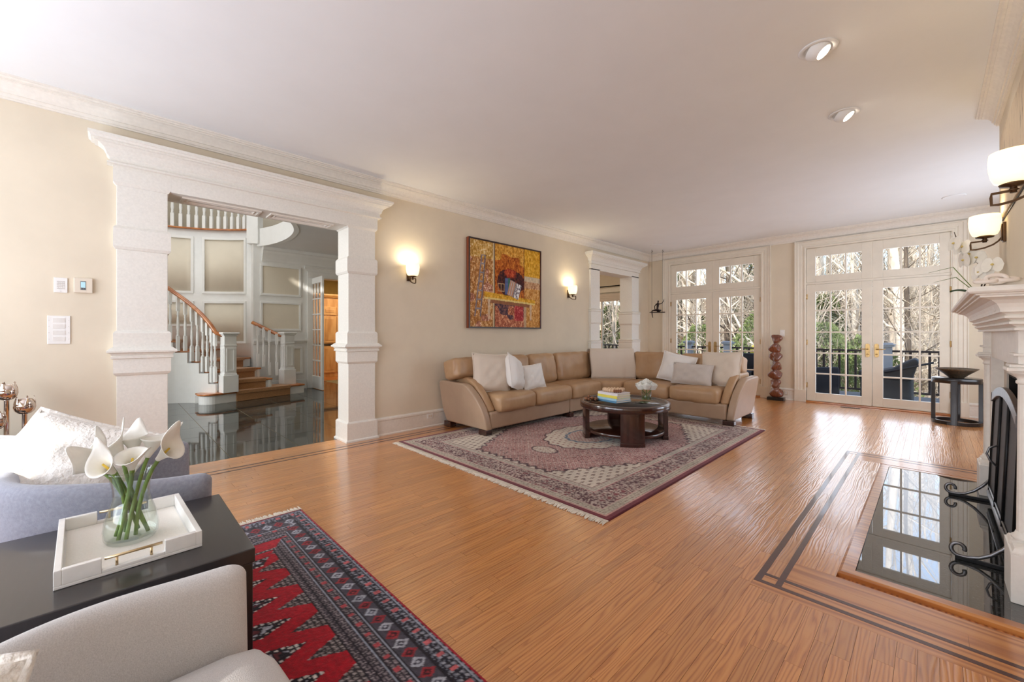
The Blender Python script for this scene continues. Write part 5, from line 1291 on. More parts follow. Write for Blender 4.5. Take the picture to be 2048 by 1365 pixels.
for cyy in (2.963, 4.69):      # arched brackets in the cove
    MB().prism([(.262, 1.30), (.205, 1.304), (.198, 1.33), (.178, 1.35), (.15, 1.36), (.15, 1.366), (.262, 1.366)], cyy-.05, cyy+.05, lambda a, z, h: (a, h, z)).build('bracket', MANT, fp, .003)
# fire screen
fs = thing('fire_screen', 'black arched fire screen with pewter band and scrolled feet on the hearth', 'screen', (.28, 3.82, .010))
ya, yb = 3.22, 4.42
def sx(z): return .283+.027*(z-.05)/.75
def scr(y, z, o_=0): return (sx(z)+o_, y, z)
def topz(y): s = (y-3.82)/.6; return .775+.085*(1-s*s) if abs(s) < 1 else .775
arch = [(ya+(yb-ya)*k/24) for k in range(25)]
outl = [scr(yb, .06)]+[scr(y, topz(y)) for y in arch[::-1]]+[scr(ya, .06)]
MB().tube(outl, .012, 6, closed=True).build('frame', IRON, fs)
MB().sweep([(0, 0), (0, 0)], [(0, 0), (1, 0)]) if False else None
b = MB()
for k in range(25): 
    y = arch[k]; b.v.extend([scr(y, topz(y)+.012, -.016), scr(y, topz(y)-.045, -.016), scr(y, topz(y)-.045, .01), scr(y, topz(y)+.012, .01)])
for k in range(24):
    for q in range(4): w_ = (q+1) % 4; b.f.append((k*4+q, k*4+w_, k*4+4+w_, k*4+4+q)); b.m.append(0); b.s.append(False)
b.f += [(0, 1, 2, 3), (99, 98, 97, 96)]; b.m += [0, 0]; b.s += [False, False]; b.build('arch_band', STEEL, fs, .003)
MESHM = M('screen_mesh', (72, 72, 74), .6, metal=.4, var=.25, scale=400)
b = MB(); b.add([scr(y, .07) for y in arch]+[scr(y, topz(y)-.01) for y in arch], [(k, k+1, 26+k, 25+k) for k in range(24)]); b.build('mesh_panel', MESHM, fs)
for y in (3.82-.19, 3.82+.19): MB().tube([scr(y, .06, -.004), scr(y, topz(y), -.004)], .009, 6).build('upright', IRON, fs)
MB().tube([scr(ya, .09, -.006), scr(yb, .09, -.006)], .013, 6).tube([scr(ya, .13, -.006), scr(yb, .13, -.006)], .006, 6).build('bottom_rail', STEEL, fs)
for y in (4.01-.04,): MB().tube([scr(y, .50, -.01), scr(y, .48, -.045), scr(y, .44, -.055), scr(y, .40, -.04), scr(y, .37, -.012)], .006, 6).build('handle', STEEL, fs)
for y in (3.20, 4.43):
    sc_ = []
    for k in range(15):
        a = -pi/2-k*.36; r_ = .038-.0012*k; sc_.append((.10+r_*cos(a)*.9, y, .066+r_*sin(a)))
    MB().tube([scr(y, .17)[0:1]+(y, .17), (.25, y, .115), (.21, y, .07), (.17, y, .042), (.13, y, .03)]+sc_, .0065, 6, flat=1.4).build('scroll', STEEL, fs)
    MB().box((.085, y-.009, .0105), (.30, y+.009, .030)).build('foot', IRON, fs, .003)
# panel over the mantel
ap = thing('wall_art', 'plank wall art with etched bare trees above the mantel', 'art', (CB, 3.82, 2.04))
PLK, tt, bb_ = base_mat('etched_plank')
tc = nd(tt, 'TexCoord'); mp = nd(tt, 'Mapping'); mp.inputs['Scale'].default_value = (1, 9, 1.2); tt.links.new(tc.outputs['Object'], mp.inputs['Vector'])
nz = nd(tt, 'TexNoise', Scale=3.2, Detail=8.0, Roughness=.72); tt.links.new(mp.outputs['Vector'], nz.inputs['Vector'])
rp_ = ramp(tt, [(.0, (70, 50, 36)), (.36, (110, 84, 60)), (.42, (206, 186, 158)), (1, (226, 206, 178))]); tt.links.new(nz.outputs['Fac'], rp_.inputs['Fac']); tt.links.new(rp_.outputs['Color'], bb_.inputs['Base Color']); bb_.inputs['Roughness'].default_value = .6
py = [2.92, 3.36, 3.82, 4.28, 4.72]
for k in range(4): MB().box((CB-.016, py[k]+.004, 2.045), (CB-.0005, py[k+1]-.004, 2.66)).build('plank', PLK, ap, .003)
MB().box((CB-.006, 2.91, 2.035), (CB-.0004, 4.73, 2.67)).build('backing', IRON, ap)
sconce((CB, 4.58, 1.93), (-1, 0), 'lit bronze sconce beside the orchid, farther along the mantel', 'mantel sconces', 3.2)
sconce((CB, 3.06, 1.93), (-1, 0), 'large-looking lit bronze sconce at the edge of the plank art', 'mantel sconces', 3.2)
# on the mantel
orc = thing('orchid', 'white orchid with arching stems at the far end of the mantel', 'plant', (.25, 4.68, 1.404))
MB().lathe([(.045, 0), (.06, .01), (.07, .06), (.068, .09), (.062, .09), (.06, .07), (0, .07)], (.25, 4.68, 1.404), 24).build('pot', WPLAS, orc)
def leaf(p, d, L, w_, bend, m, name='leaf'):
    d = Vector(d).normalized(); s = d.cross(Vector((0, 0, 1))).normalized()
    def f(u, v): q = Vector(p)+d*L*v+s*(u-.5)*w_*sin(pi*min(1, .12+.88*v))**.7+Vector((0, 0, bend*v*(1-v*1.1)*L-.02*abs(u-.5))); return tuple(q)
    o = MB().grid(f, 4, 10).build(name, m, orc); md = o.modifiers.new('thick', 'SOLIDIFY'); md.thickness = .003
leaf((.25, 4.68, 1.49), (-.9, -.3, .3), .17, .06, .6, LEAFD); leaf((.25, 4.68, 1.49), (.6, .5, .3), .14, .06, .6, LEAFD); leaf((.25, 4.67, 1.49), (-.3, -.9, .5), .13, .055, .3, LEAFD)
for e_ in ((-.27, .1, .10), (-.24, .12, .02)): MB().tube([(.25, 4.68, 1.49), (.25+e_[0]*.5, 4.7, 1.62+e_[2]), (.25+e_[0], 4.7+e_[1], 1.60+e_[2])], [.003, .003, .001], 5).build('aerial_root', GREEN, orc)
STM = M('orchid_stem', (78, 60, 44), .5)
spts = [(.25, 4.68, 1.49), (.27, 4.7, 1.62), (.26, 4.7, 1.71), (.22, 4.68, 1.77), (.185, 4.68, 1.82), (.15, 4.68, 1.885), (.13, 4.68, 1.95), (.12, 4.68, 1.99)]
MB().tube(spts, [.0045]*6+[.003, .002], 6).build('flower_stem', STM, orc)
s2 = [(.25, 4.66, 1.49), (.285, 4.6, 1.6), (.29, 4.55, 1.66), (.26, 4.5, 1.68)]
MB().tube(s2, .004, 6).build('flower_stem', STM, orc)
def bloom(c, face, r, seed):
    f_ = Vector(face).normalized(); s = f_.cross(Vector((0, 0, 1))).normalized(); u_ = s.cross(f_); rr_ = random.Random(seed)
    b = MB()
    for k, (a, L, w_) in enumerate(((pi/2, 1, .62), (pi*7/6, 1, .55), (pi*11/6, 1, .55), (.08, 1.05, 1.05), (pi-.08, 1.05, 1.05))):
        a += rr_.random()*.15
        def g(u, v, a=a, L=L, w_=w_, k=k):
            rad = r*L*v; ww = (u-.5)*r*w_*2*math.sqrt(max(0, sin(pi*min(1, v*.93+.07)))); dz = .25*r*v*v-.12*r*abs(u-.5)+(.004 if k > 2 else 0)
            q = Vector(c)+s*(cos(a)*rad-sin(a)*ww)+u_*(sin(a)*rad+cos(a)*ww)+f_*(dz*-.6+.012*(k > 2)); return tuple(q)
        b.grid(g, 5, 6)
    o = b.build('bloom', PETAL, orc)
    MB().lathe([(.0, -.006), (.008, 0), (.009, .006), (0, .012)], tuple(Vector(c)+f_*.014), 8).build('lip', M('orchid_lip', (222, 200, 120), .6) if 'orchid_lip' not in bpy.data.materials else bpy.data.materials['orchid_lip'], o)
for k, (c, fc) in enumerate((((.165, 4.66, 1.86), (-.5, -.8, .2)), ((.125, 4.66, 1.895), (-.7, -.6, .1)), ((.20, 4.66, 1.80), (-.4, -.9, .1)), ((.175, 4.65, 1.76), (-.8, -.5, -.1)), ((.235, 4.64, 1.765), (-.3, -.9, .2)), ((.27, 4.5, 1.67), (-.4, -.9, .1)), ((.30, 4.47, 1.685), (-.2, -.9, .2)), ((.245, 4.52, 1.645), (-.6, -.7, 0)))): bloom(c, fc, .052, k)
bk = thing('mantel_book', 'cream clothbound book lying on the near end of the mantel', 'book', (.26, 2.83, 1.4045))
MB().box((.18, 2.745, 1.4045), (.35, 2.90, 1.4075)).box((.18, 2.745, 1.4345), (.35, 2.90, 1.4375)).build('cover', LINEN, bk, .001); MB().box((.184, 2.75, 1.4075), (.346, 2.896, 1.4345)).build('pages', PAPER, bk)
kn = thing('knot_sculpture', 'white ceramic three-link chain knot on the mantel', 'sculpture', (.19, 2.74, 1.4045))
CER = M('matte_ceramic', (240, 228, 216), .6, var=.02)
for k in range(3):
    pts = []
    for q in range(28):
        a = 2*pi*q/28; p = Vector((.030*cos(a), .019*sin(a), 0))
        p.rotate(Matrix.Rotation([.25, 1.15, .3][k], 3, 'X')); p.rotate(Matrix.Rotation([-.2, .1, .35][k], 3, 'Z'))
        pts.append((.163+.030*k+p.x, 2.715+p.y+.006*k, 1.4285+.002*k+p.z+.006*(k == 1)))
    MB().tube(pts, .0085, 10, closed=True).build('link', CER, kn)
# ================================================================== SMALL FURNITURE BY THE FAR WALL
sd = thing('side_table', 'round black open-frame side table by the fireplace wall', 'table', (.228, 8.09, 0))
sc0 = (.228, 8.09, 0)
MB().lathe([(.0, .575), (.205, .575), (.205, .545), (.236, .545), (.236, .606), (.232, .61), (0, .61)], sc0, 48).build('table_top', BLACKW, sd)
for a0, a1 in ((-1.6, 0.0), (1.57, 3.14+.0)) if False else ((-1.70, .1), (-3.2, -1.5), (0.0, 1.7), (1.6, 3.2)):
    n = 14; po = [(sc0[0]+.236*cos(a0+(a1-a0)*k/n), sc0[1]+.236*sin(a0+(a1-a0)*k/n)) for k in range(n+1)]; pi_ = [(sc0[0]+.20*cos(a0+(a1-a0)*k/n), sc0[1]+.20*sin(a0+(a1-a0)*k/n)) for k in range(n+1)]
    MB().prism(po+pi_[::-1], 0, .045).build('base_ring', BLACKW, sd, .002)
for a in (-1.69, -.08, 1.5, 3.06):
    da = .135; n = 6; po = [(sc0[0]+.238*cos(a+da*(2*k/n-1)), sc0[1]+.238*sin(a+da*(2*k/n-1))) for k in range(n+1)]; pi_ = [(sc0[0]+.198*cos(a+da*(2*k/n-1)), sc0[1]+.198*sin(a+da*(2*k/n-1))) for k in range(n+1)]
    MB().prism(po+pi_[::-1], 0, .575).build('leg', BLACKW, sd, .002)
BOWL = M('mottled_bronze_bowl', (60, 54, 46), .4, metal=.3, var=.35, scale=50, bump=.3, bscale=70, rgb2=(104, 84, 62))
tag(MB().lathe([(.0, 0), (.07, 0), (.075, .006), (.12, .05), (.175, .095), (.208, .122), (.205, .126), (.17, .10), (.11, .055), (.06, .015), (0, .012)], (.228, 8.09, .6105), 40).build('decorative_bowl', BOWL), 'shallow mottled bronze bowl on the round black side table', 'bowl')
# twisted wood sculpture
sp = thing('twisted_sculpture', 'tall twisted brown wood sculpture on a black plinth between the glazed doors', 'sculpture', (-1.97, 8.6, 0))
MB().box((-2.10, 8.53, 0), (-1.84, 8.67, .055)).build('plinth', BLACKW, sp, .003)
SCW = wood('carved_wood', (70, 34, 22), (116, 62, 42), (150, 92, 66), rough=.28, coat=.5, sc=(1, 1, .5), wave=18, dist=5, bump=.03)
def tw_(u, v):
    a = 2*pi*u; z = .055+1.13*v; s = v*7; k = s-math.floor(s); i = math.floor(s); bul = math.sin(pi*min(1, max(0, k)))**.6
    base = .042+.046*bul-.006*v
    tw__ = i*1.3+k*1.5
    r = base*(1+.32*cos(2*(a-tw__))+.10*cos(3*(a+tw__)))
    cx_ = -1.97+.018*cos(i*2.1)*bul-.006; cy_ = 8.6+.016*sin(i*2.1)*bul
    return (cx_+r*cos(a), cy_+r*sin(a), z)
bts = MB().grid(tw_, 28, 98, cu=True); bts.f.append(tuple(i*99+98 for i in range(28))); bts.m.append(0); bts.s.append(True); bts.build('carving', SCW, sp)
# swing figure
H1, H2 = Vector((-4.146, 8.19, 2.98)), Vector((-3.987, 8.352, 2.98))
sw = thing('swing_sculpture', 'small bronze figure seated on a hanging swing in the room corner', 'sculpture', (-4.07, 8.27, 1.62))
BRZ = M('dark_bronze', (44, 32, 26), .4, metal=.7, var=.15, scale=20)
for h in (H1, H2):
    MB().tube([h+Vector((0, 0, -.001)), h+Vector((0, 0, -.02)), h+Vector((.012, .012, -.035)), h+Vector((0, 0, -.05)), h+Vector((-.008, -.008, -.04))], .005, 6).build('hook', BRZ, sw)
    MB().tube([h+Vector((0, 0, -.045)), Vector((h.x, h.y, 1.66))], .0025, 5).build('cord', BRZ, sw)
dS = (H2-H1).normalized(); mS = (H1+H2)/2
def fS(a, o_, z): q = Vector((mS.x, mS.y, 0))+dS*a+Vector((dS.y, -dS.x, 0))*o_; return Vector((q.x, q.y, z))
MB().prism([(-.15, -.05), (.15, -.05), (.15, .05), (-.15, .05)], 1.645, 1.663, lambda a, o_, h: tuple(fS(a, o_, h))).build('swing_seat', BRZ, sw, .003)
def skin_figure(name, joints, edges, m, parent, sub=2):
    me = bpy.data.meshes.new(name); me.from_pydata([tuple(j[0]) for j in joints], edges, []); me.update()
    o = bpy.data.objects.new(name, me); COL.objects.link(o); me.materials.append(m)
    md = o.modifiers.new('skin', 'SKIN'); md.use_smooth_shade = True
    for i, j in enumerate(joints):
        r = j[1]; me.skin_vertices[0].data[i].radius = (r, r) if not isinstance(r, tuple) else r; me.skin_vertices[0].data[i].use_root = (i == 0)
    s_ = o.modifiers.new('sub', 'SUBSURF'); s_.levels = sub; s_.render_levels = sub
    attach(o, parent); return o
J = [(fS(.0, 0, 1.69), .026), (fS(.005, 0, 1.75), .022), (fS(.012, 0, 1.80), .028), (fS(.012, 0, 1.835), .02), (fS(.016, 0, 1.86), .010), (fS(.02, -.004, 1.885), .017), (fS(.024, -.006, 1.908), .017),
     (fS(.045, .012, 1.83), .011), (fS(.09, .014, 1.845), .009), (fS(.125, .01, 1.885), .008), (fS(.140, .006, 1.93), .006),
     (fS(-.03, .012, 1.825), .011), (fS(-.065, .02, 1.775), .009), (fS(-.06, .03, 1.72), .008), (fS(-.035, .035, 1.68), .007),
     (fS(.05, -.02, 1.70), .018), (fS(.10, -.045, 1.70), .014), (fS(.06, -.06, 1.675), .011), (fS(.01, -.065, 1.672), .009),
     (fS(-.05, -.03, 1.70), .018), (fS(-.09, -.065, 1.69), .014), (fS(-.085, -.07, 1.62), .011), (fS(-.075, -.075, 1.56), .008), (fS(-.06, -.09, 1.545), .006)]
E_ = [(0, 1), (1, 2), (2, 3), (3, 4), (4, 5), (5, 6), (3, 7), (7, 8), (8, 9), (9, 10), (3, 11), (11, 12), (12, 13), (13, 14), (0, 15), (15, 16), (16, 17), (17, 18), (0, 19), (19, 20), (20, 21), (21, 22), (22, 23)]
skin_figure('figure', J, E_, BRZ, sw)
# ceiling lights and speakers
def can(x, y, label):
    t = thing('recessed_light', label, 'light', (x, y, ZC-.02), 0, 'recessed ceiling lights')
    MB().lathe([(.072, -.0005), (.100, -.0005), (.102, -.004), (.098, -.008), (.078, -.008), (.072, -.004), (.072, .0)], (x, y, ZC), 40).build('trim_ring', CEIL, t)
    ti = math.radians(38); ax = Vector((sin(ti), 0, -cos(ti))); c = Vector((x-.008, y, ZC+.012))
    s = Vector((cos(ti), 0, sin(ti))); u_ = Vector((0, 1, 0))
    def eye(u, v): a = 2*pi*u; ph = .62+.9*v; q = c+ax*(.074*cos(ph))+(s*cos(a)+u_*sin(a))*(.074*sin(ph)); return (q.x, q.y, min(q.z, ZC-.002))
    MB().grid(eye, 32, 8, cu=True).build('eyeball', CEIL, t)
    pts = [c+ax*.058+(s*cos(2*pi*k/32)+u_*sin(2*pi*k/32))*.044 for k in range(32)]
    MB().add([tuple(p) for p in pts], [tuple(range(32))]).build('lamp_face', LITCAN, t)
    MB().add([tuple(p-ax*.004) for p in pts], [tuple(range(32))]).build('light_stop', IRON, t)  # dark disc added behind the lamp face to stop light leaking back
    l = lamp('SPOT', 'can_light', tuple(c+ax*.075), 10, (1, .94, .84), parent=t, spot=95, radius=.04)
    l.rotation_euler = ax.to_track_quat('-Z', 'Y').to_euler()
can(-.497, 3.156, 'eyeball ceiling light, the one farther from the glazed doors'); can(-.496, 4.23, 'eyeball ceiling light, the one closer to the glazed doors')
GRL = M('speaker_grille', (176, 174, 170), .7, var=.08, scale=300)
for x, y, lb in ((-3.885, 7.84, 'flush round ceiling speaker above the swinging bronze figure'), (.20, 7.81, 'flush round ceiling speaker above the round black side table')):
    t = thing('ceiling_speaker', lb, 'speaker', (x, y, ZC-.006)); MB().lathe([(.10, -.0005), (.112, -.0005), (.112, -.004), (.10, -.006)], (x, y, ZC), 36).build('ring', CEIL, t); MB().lathe([(0, -.004), (.10, -.005), (.10, -.001)], (x, y, ZC), 36).build('grille', GRL, t)
# ================================================================== FAMILY ROOM BEYOND THE SMALL PORTAL
struct(sbox('floor', (-7.4, 4.0, -.1), (-4.7205, YF, -.013), OAKP) if False else sbox('floor', (-7.5, 6.4, -.0018), (-4.7205, YF, .001), OAKP))
struct(sbox('ceiling', (-7.5, 4.5, ZC), (-4.74, YF+.17, ZC+.1), CEIL)); struct(sbox('wall_family', (-7.5, 4.5, 0), (-7.4, YF, ZC), WALL)); struct(sbox('wall_family', (-9.0, 6.36, 0), (-7.4, 6.46, ZC), WALL))
fwn = sempty('window_5', (-5.8, YF, .7))
b = MB(); 
for (x0, x1, z0, z1) in ((-6.62, -6.5, .62, 2.34), (-5.12, -5.0, .62, 2.34), (-6.5, -5.12, 2.22, 2.34), (-6.62, -5.0, .58, .70)): b.box((x0, YF-.025, z0), (x1, YF, z1))
b.build('window_casing', DOORP, fwn, .004); MB().box((-6.5, YF+.05, .7), (-6.45, YF+.09, 2.22)).box((-5.17, YF+.05, .7), (-5.12, YF+.09, 2.22)).box((-6.45, YF+.05, .7), (-5.17, YF+.09, .75)).box((-6.45, YF+.05, 2.17), (-5.17, YF+.09, 2.22)).box((-5.83, YF+.05, .75), (-5.79, YF+.09, 2.17)).build('sash_frame', DOORP, fwn)
for x0, x1 in ((-6.45, -5.83), (-5.79, -5.17)): MB().box((x0, YF+.068, .75), (x1, YF+.072, 2.17)).build('pane', GLASS, fwn)
bl = thing('roman_shade', 'folded pale roman shade at the top of the family room window', 'blind', (-5.8, YF-.03, 1.95))
for k in range(3): MB().rbox((-5.81, YF-.045, 2.03+.06*k), (1.44, .03, .065), .012, 4).build('fold', LINEN, bl)
cr = thing('curtain_rod', 'dark iron curtain rod over the family room window', 'rod', (-5.8, YF-.08, 2.3)); MB().tube([(-6.9, YF-.08, 2.36), (-4.98, YF-.08, 2.36)], .013, 8).build('rod', IRON, cr)
MB().lathe([(.01, 0), (.024, .012), (.022, .03), (0, .04)], (-4.96, YF-.08, 2.345), 10).build('finial', IRON, cr)
for x in (-6.7, -5.03): MB().tube([(x, YF-.001, 2.33), (x, YF-.08, 2.34)], .008, 6).build('bracket', IRON, cr)
CURT = M('taupe_curtain', (120, 98, 78), .9, var=.06, stretch=(1, 1, .1), scale=20)
def crt(u, v): return (-5.05+.12*(u-.5)*(1-.2*v), YF-.08+.022*sin(u*19), .05+2.29*v)
tag(MB().grid(crt, 30, 4).build('curtain', CURT), 'narrow taupe curtain hanging at the family room window', 'curtain')
# ================================================================== DECK
DZ = -.09
DECK = M('deck_board', (128, 126, 124), .7, var=.1, scale=4, stretch=(1, 8, 1))
dk = struct(sbox('floor_deck', (-13.0, YF+.17, DZ-.12), (5.0, 11.75, DZ-.026), DECK))
y = YF+.18
while y < 11.7: 
    for k in range(3): MB().box((-13+6*k, y, DZ-.0255), (-7.004+6*k, y+.135, DZ)).build('board', DECK, dk)
    y += .142
RAILB = M('dark_brown_rail', (46, 34, 32), .5, var=.12, scale=20)
POSTB = M('blue_grey_post', (158, 163, 170), .5, var=.03, scale=6)
YD = 11.5; px = [-11.2, -8.95, -6.9, -4.93, -3.86, -.66, 1.55]
PX = [(-9.0, None), (-6.8, 'blue-grey deck post seen past the curtain through the family room window'), (-4.72, 'blue-grey deck post seen through the hinge side of the doors nearest the corner'), (-3.72, 'blue-grey deck post behind the sofa pillows, seen through the corner doors'), (-.655, 'blue-grey capped deck post directly behind the covered grill'), (1.4, None)]
RL = ['dark deck railing seen through the family room window', 'dark deck railing running from the family room toward the corner doors', 'short dark deck railing between the two close-set posts', 'long dark deck railing behind the twisted sculpture and the wicker chair', 'dark deck railing behind the covered grill']
for k, (x, lb) in enumerate(PX):
    if lb is None: continue
    t = thing('railing_post', lb, 'post', (x, YD, DZ), 0, 'deck newel posts')
    MB().box((x-.085, YD-.085, DZ), (x+.085, YD+.085, .93)).build('post', POSTB, t, .004)
    MB().box((x-.12, YD-.12, .93), (x+.12, YD+.12, .965)).box((x-.135, YD-.135, .965), (x+.135, YD+.135, .985)).box((x-.10, YD-.10, .985), (x+.10, YD+.10, 1.01)).build('post_cap', POSTB, t, .008)
for k in range(len(PX)-1):
    a, c_ = PX[k][0]+.085, PX[k+1][0]-.085
    t = thing('deck_railing', RL[k], 'railing', ((a+c_)/2, YD, DZ), 0, 'deck railing sections')
    MB().box((a, YD-.035, .82), (c_, YD+.035, .86)).build('top_rail', RAILB, t, .003); MB().box((a, YD-.025, -.01), (c_, YD+.025, .03)).build('bottom_rail', RAILB, t, .003)
    n = max(2, int(round((c_-a)/.135)))
    for q in range(1, n): x = a+(c_-a)*q/n; MB().box((x-.02, YD-.02, .03), (x+.02, YD+.02, .82)).build('baluster', RAILB, t)
GCOV = M('grill_cover', (46, 46, 48), .6, var=.12, scale=3, bump=.15, bscale=12)
gr = thing('covered_grill', 'barbecue grill under a dark cover on the deck', 'grill', (-.6, 10.35, DZ))
def gc(u, v):
    a = 2*pi*u; sq = lambda c_: math.copysign(abs(c_)**.45, c_)
    z = DZ+.01+.52*v; w_, d_ = .36, .27
    return (-.60+w_*(1+.03*sin(9*a))*sq(cos(a)), 10.35+d_*(1+.03*sin(7*a))*sq(sin(a)), z)
MB().grid(gc, 40, 6, cu=True).build('cover_skirt', GCOV, gr)
MB().prism([(-.97, .36), (-.25, .36), (-.20, .55), (-.155, .71), (-.20, .76), (-.27, .735), (-.38, .66), (-.5, .575), (-.63, .535), (-.97, .51)], 10.06, 10.64, lambda a, z, h: (a, h, z)).build('cover_hood', GCOV, gr, .04, 3)
MB().tube([(-.6, 10.04, .50), (-.2, 10.05, .63), (.02, 10.1, .70)], .018, 8).build('side_handle', GCOV, gr)
WICK = weave('black_wicker', (22, 22, 26), (50, 50, 56), scale=240, bump=.5)
def patio(x, y, rot, label):
    t = thing('patio_chair', label, 'chair', (x, y, DZ), rot, 'black wicker deck chairs', local=True)
    MB().rbox((0, 0, .22), (.66, .66, .36), .04, 5).build('base', WICK, t); MB().rbox((0, -.02, .44), (.56, .58, .12), .045, 6, puff=(0, 0, .02)).build('seat_cushion', GCOV, t)
    MB().rbox((0, .31, .55), (.72, .12, .62), .05, 5).build('backrest', WICK, t)
    for s in (-1, 1): MB().rbox((s*.35, 0, .34), (.11, .70, .60), .045, 5).build('arm', WICK, t)
patio(-1.78, 10.15, 2.5, 'black wicker deck chair seen low through the glazed door beside the twisted sculpture'); patio(-2.95, 9.8, .2, 'black wicker deck chair outside behind the sofa arm')
patio(-5.0, 10.2, .1, 'black wicker deck chair outside near the room corner')
# ================================================================== WOODS
SOIL = M('leaf_litter', (104, 84, 62), .95, var=.25, scale=3, bump=.5, bscale=12, rgb2=(150, 128, 98))
def hill(u, v):
    x, y = -60+90*u, 11.9+58*v; return (x, y, -2.6+.012*max(0, y-12)**1.65+.3*sin(x*.5)+.25*sin(y*.7+x*.3))
hl = MB().grid(hill, 60, 50).build('hill', SOIL); hl['kind'] = 'structure'
def hz(x, y): return -2.6+.012*max(0, y-12)**1.65+.3*sin(x*.5)+.25*sin(y*.7+x*.3)
BARKS = [M('pale_bark', (200, 184, 162), .9, var=.2, scale=9, stretch=(1, 1, .25), bump=.4, bscale=30, rgb2=(244, 234, 216)), M('grey_bark', (150, 136, 118), .9, var=.2, scale=9, stretch=(1, 1, .25), bump=.4, bscale=30, rgb2=(212, 198, 178)), M('dark_bark', (66, 56, 48), .9, var=.2, scale=9, stretch=(1, 1, .25), bump=.4, bscale=30, rgb2=(112, 98, 82))]
def make_tree(seed, h, r0, mat_):
    r = random.Random(seed); tk = MB(); br = MB(); pts = []; x = y = 0
    lx, ly = (r.random()-.5)*.9, (r.random()-.5)*.6
    for k in range(9):
        f = k/8; x = lx*f*f+.12*sin(f*5+seed); y = ly*f*f+.1*cos(f*4+seed); pts.append(Vector((x, y, h*f)))
    tk.tube(pts, [r0*(1.25 if k == 0 else 1)*(1-.85*k/8) for k in range(9)], 8)
    def branch(p, d, L, rad, lev):
        q = [p]; dd = d.copy(); n = 4 if lev < 2 else 3
        for k in range(n):
            dd = (dd+Vector(((r.random()-.5)*.5, (r.random()-.5)*.5, .12+(r.random()-.5)*.35))).normalized(); q.append(q[-1]+dd*L/n)
        br.tube(q, [rad*(1-.8*k/n) for k in range(n+1)], 4 if lev == 0 else 3)
        if lev < 3:
            for k in range(3 if lev < 2 else 3):
                i = 1+r.randrange(n); e = (dd+Vector((r.random()-.5, r.random()-.5, r.random()*.8-.3))*1.7).normalized(); branch(q[i], e, L*(.45+.3*r.random()), rad*.45, lev+1)
    for k in range(15):
        f = .10+.88*r.random(); i = min(7, int(f*8)); p = pts[i].lerp(pts[i+1], f*8-i); a = r.random()*6.28
        branch(p, Vector((cos(a), sin(a), .35+.6*r.random())).normalized(), h*(.12+.2*r.random())*(1.1-f*.5), r0*.34*(1.1-f), 0)
    return tk, br
protos = []
for k in range(7):
    r0 = [.17, .11, .20, .09, .24, .13, .10][k]; tk, br = make_tree(k+1, [12, 10, 14, 9, 15, 11, 8][k], r0, None)
    protos.append((tk, br, BARKS[[0, 1, 0, 1, 0, 2, 1][k]]))
TL = [('tall bare pale-barked tree in the sunlit woods beyond the deck', 'pale bare trees beyond the deck'), ('slender bare grey-barked tree in the woods beyond the deck', 'grey bare trees beyond the deck'), ('dark-barked bare tree in the woods beyond the deck', 'dark bare trees beyond the deck')]
first = {}
rt = random.Random(12); spots = []
for k in range(128):
    for _ in range(30):
        az = math.radians(4-18*rt.random()) if k % 2 else math.radians(-12-50*rt.random()); dist = 14.0+2.5*(k % 5)+8*rt.random()+(k//22)*2.4
        x, y = dist*sin(az)*1.0, dist*cos(az)
        if y > 12.6 and all((x-a)**2+(y-b_)**2 > 1.1 for a, b_ in spots): break
    else: continue
    if y < 12.6: continue
    spots.append((x, y)); i = k % 7; lab, grp = TL[[0, 1, 0, 1, 0, 2, 1][i]]
    rz, s = rt.random()*6.28, .85+.4*rt.random()
    if i in first: t = copy_tree(first[i])
    else:
        t = thing('bare_tree', lab, 'tree', (0, 0, 0), 0, grp, local=True); tk, br, m = protos[i]; tk.build('trunk', m, t); br.build('branches', m, t); first[i] = t
    t.location = (x, y, hz(x, y)-.1); t.rotation_euler = (0, 0, rz); t.scale = (s, s, s)
NEED = M('evergreen_needles', (84, 100, 58), .8, var=.35, scale=2, rgb2=(140, 152, 92))
YEL = M('yellow_shrub', (176, 160, 52), .8, var=.3, scale=3, rgb2=(214, 204, 96))
def leafy(seed, n, shape):
    r = random.Random(seed); b = MB()
    for k in range(n):
        f = r.random(); a = r.random()*6.28
        if shape == 'cone': z = .4+5.6*f; rad = 1.9*(1-f)**.8*(.45+.55*r.random()**.5)+.05
        else: z = .1+1.5*f; rad = 1.1*math.sin(pi*(.25+.7*f))*(.4+.6*r.random()**.5)
        c = Vector((rad*cos(a), rad*sin(a), z-(.25*rad if shape == 'cone' else 0))); d = Vector((cos(a), sin(a), (r.random()-.6))).normalized(); s = d.orthogonal().normalized(); s.rotate(Matrix.Rotation(r.random()*6.28, 3, d))
        L = .16+.16*r.random() if shape == 'cone' else .030+.035*r.random(); w_ = L*.3
        b.add([c, c+d*L*.5+s*w_, c+d*L, c+d*L*.5-s*w_], [(0, 1, 2, 3)])
    return b
ev0 = None
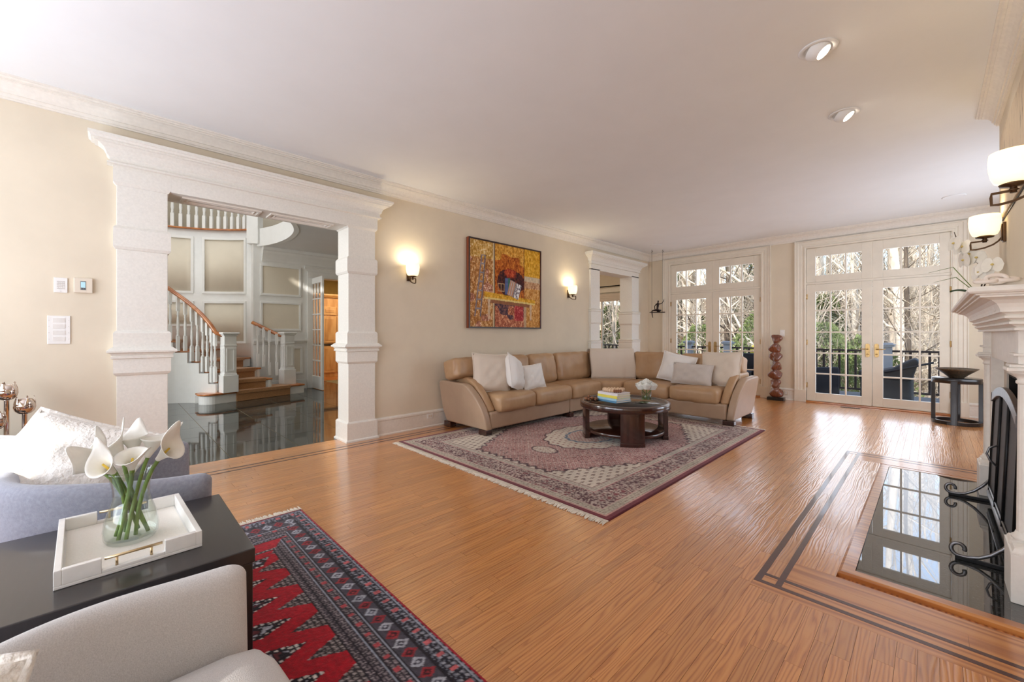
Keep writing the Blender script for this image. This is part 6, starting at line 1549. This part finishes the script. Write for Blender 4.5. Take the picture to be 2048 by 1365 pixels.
for k, (x, y, s) in enumerate(((-3.1, 21.5, .85), (-5.0, 27.5, 1.2), (-12.8, 30.0, 1.2), (-18.5, 34.0, 1.4), (-15.2, 24.0, .9), (-24.0, 27.0, 1.3), (-9.0, 34.0, 1.5))):
    if ev0 is None:
        ev0 = t = thing('evergreen', 'dark green evergreen standing among the bare trees beyond the deck', 'tree', (0, 0, 0), 0, 'evergreens among the bare trees', local=True); leafy(3, 5200, 'cone').build('foliage', NEED, t); MB().tube([(0, 0, 0), (0, 0, 5.6)], [.09, .01], 6).build('trunk', BARKS[2], t)
    else: t = copy_tree(ev0)
    t.location = (x, y, hz(x, y)-.1); t.rotation_euler = (0, 0, k*1.3); t.scale = (s, s, s)
sh0 = None
for k, (x, y, s, m) in enumerate(((-3.2, 13.6, 1.0, 1), (-2.2, 14.6, 1.1, 0), (-1.2, 14.4, 1.0, 0), (-3.9, 15.2, 1.2, 0), (-5.6, 14.5, 1.0, 0))):
    t = thing('shrub', ['yellow leafy shrub behind the deck railing', 'green leafy shrub standing below the deck railing'][0 if m else 1], 'shrub', (x, y, hz(x, y)-.05), k, None if m else 'green shrubs behind the railing', local=True)
    leafy(20+k, 7000, 'bush').build('foliage', YEL if m else NEED, t); MB().tube([(0, 0, 0), (.05, 0, .9)], [.04, .01], 5).build('stem', BARKS[1], t); t.scale = (s*1.1, s*1.1, s*2.5)
TWIG = M('dry_twigs', (176, 154, 128), .9, var=.3, scale=2, rgb2=(240, 226, 206))
b = MB(); r = random.Random(31)
for k in range(7000):
    az = math.radians(5-20*r.random()) if k % 5 < 3 else math.radians(-14-50*r.random()); dist = 14+18*r.random(); x, y = dist*sin(az), dist*cos(az)
    if y < 12.4: continue
    z = hz(x, y)+max(0, r.random()**1.4*5.5-.2); d = Vector((r.random()-.5, r.random()-.5, r.random()*.9-.15)).normalized(); L = .5+1.5*r.random(); p = Vector((x, y, z)); e = Vector((r.random()-.5, r.random()-.5, r.random()-.4))*.35*L
    w_ = .003+.006*r.random()
    b.tube([p, p+d*L*.5+e*.5, p+d*L], [w_, w_*.8, w_*.3], 3)
tag(stuff(b.build('undergrowth', TWIG)), 'tangle of dry brown twigs and brush between the trees beyond the deck', 'undergrowth')
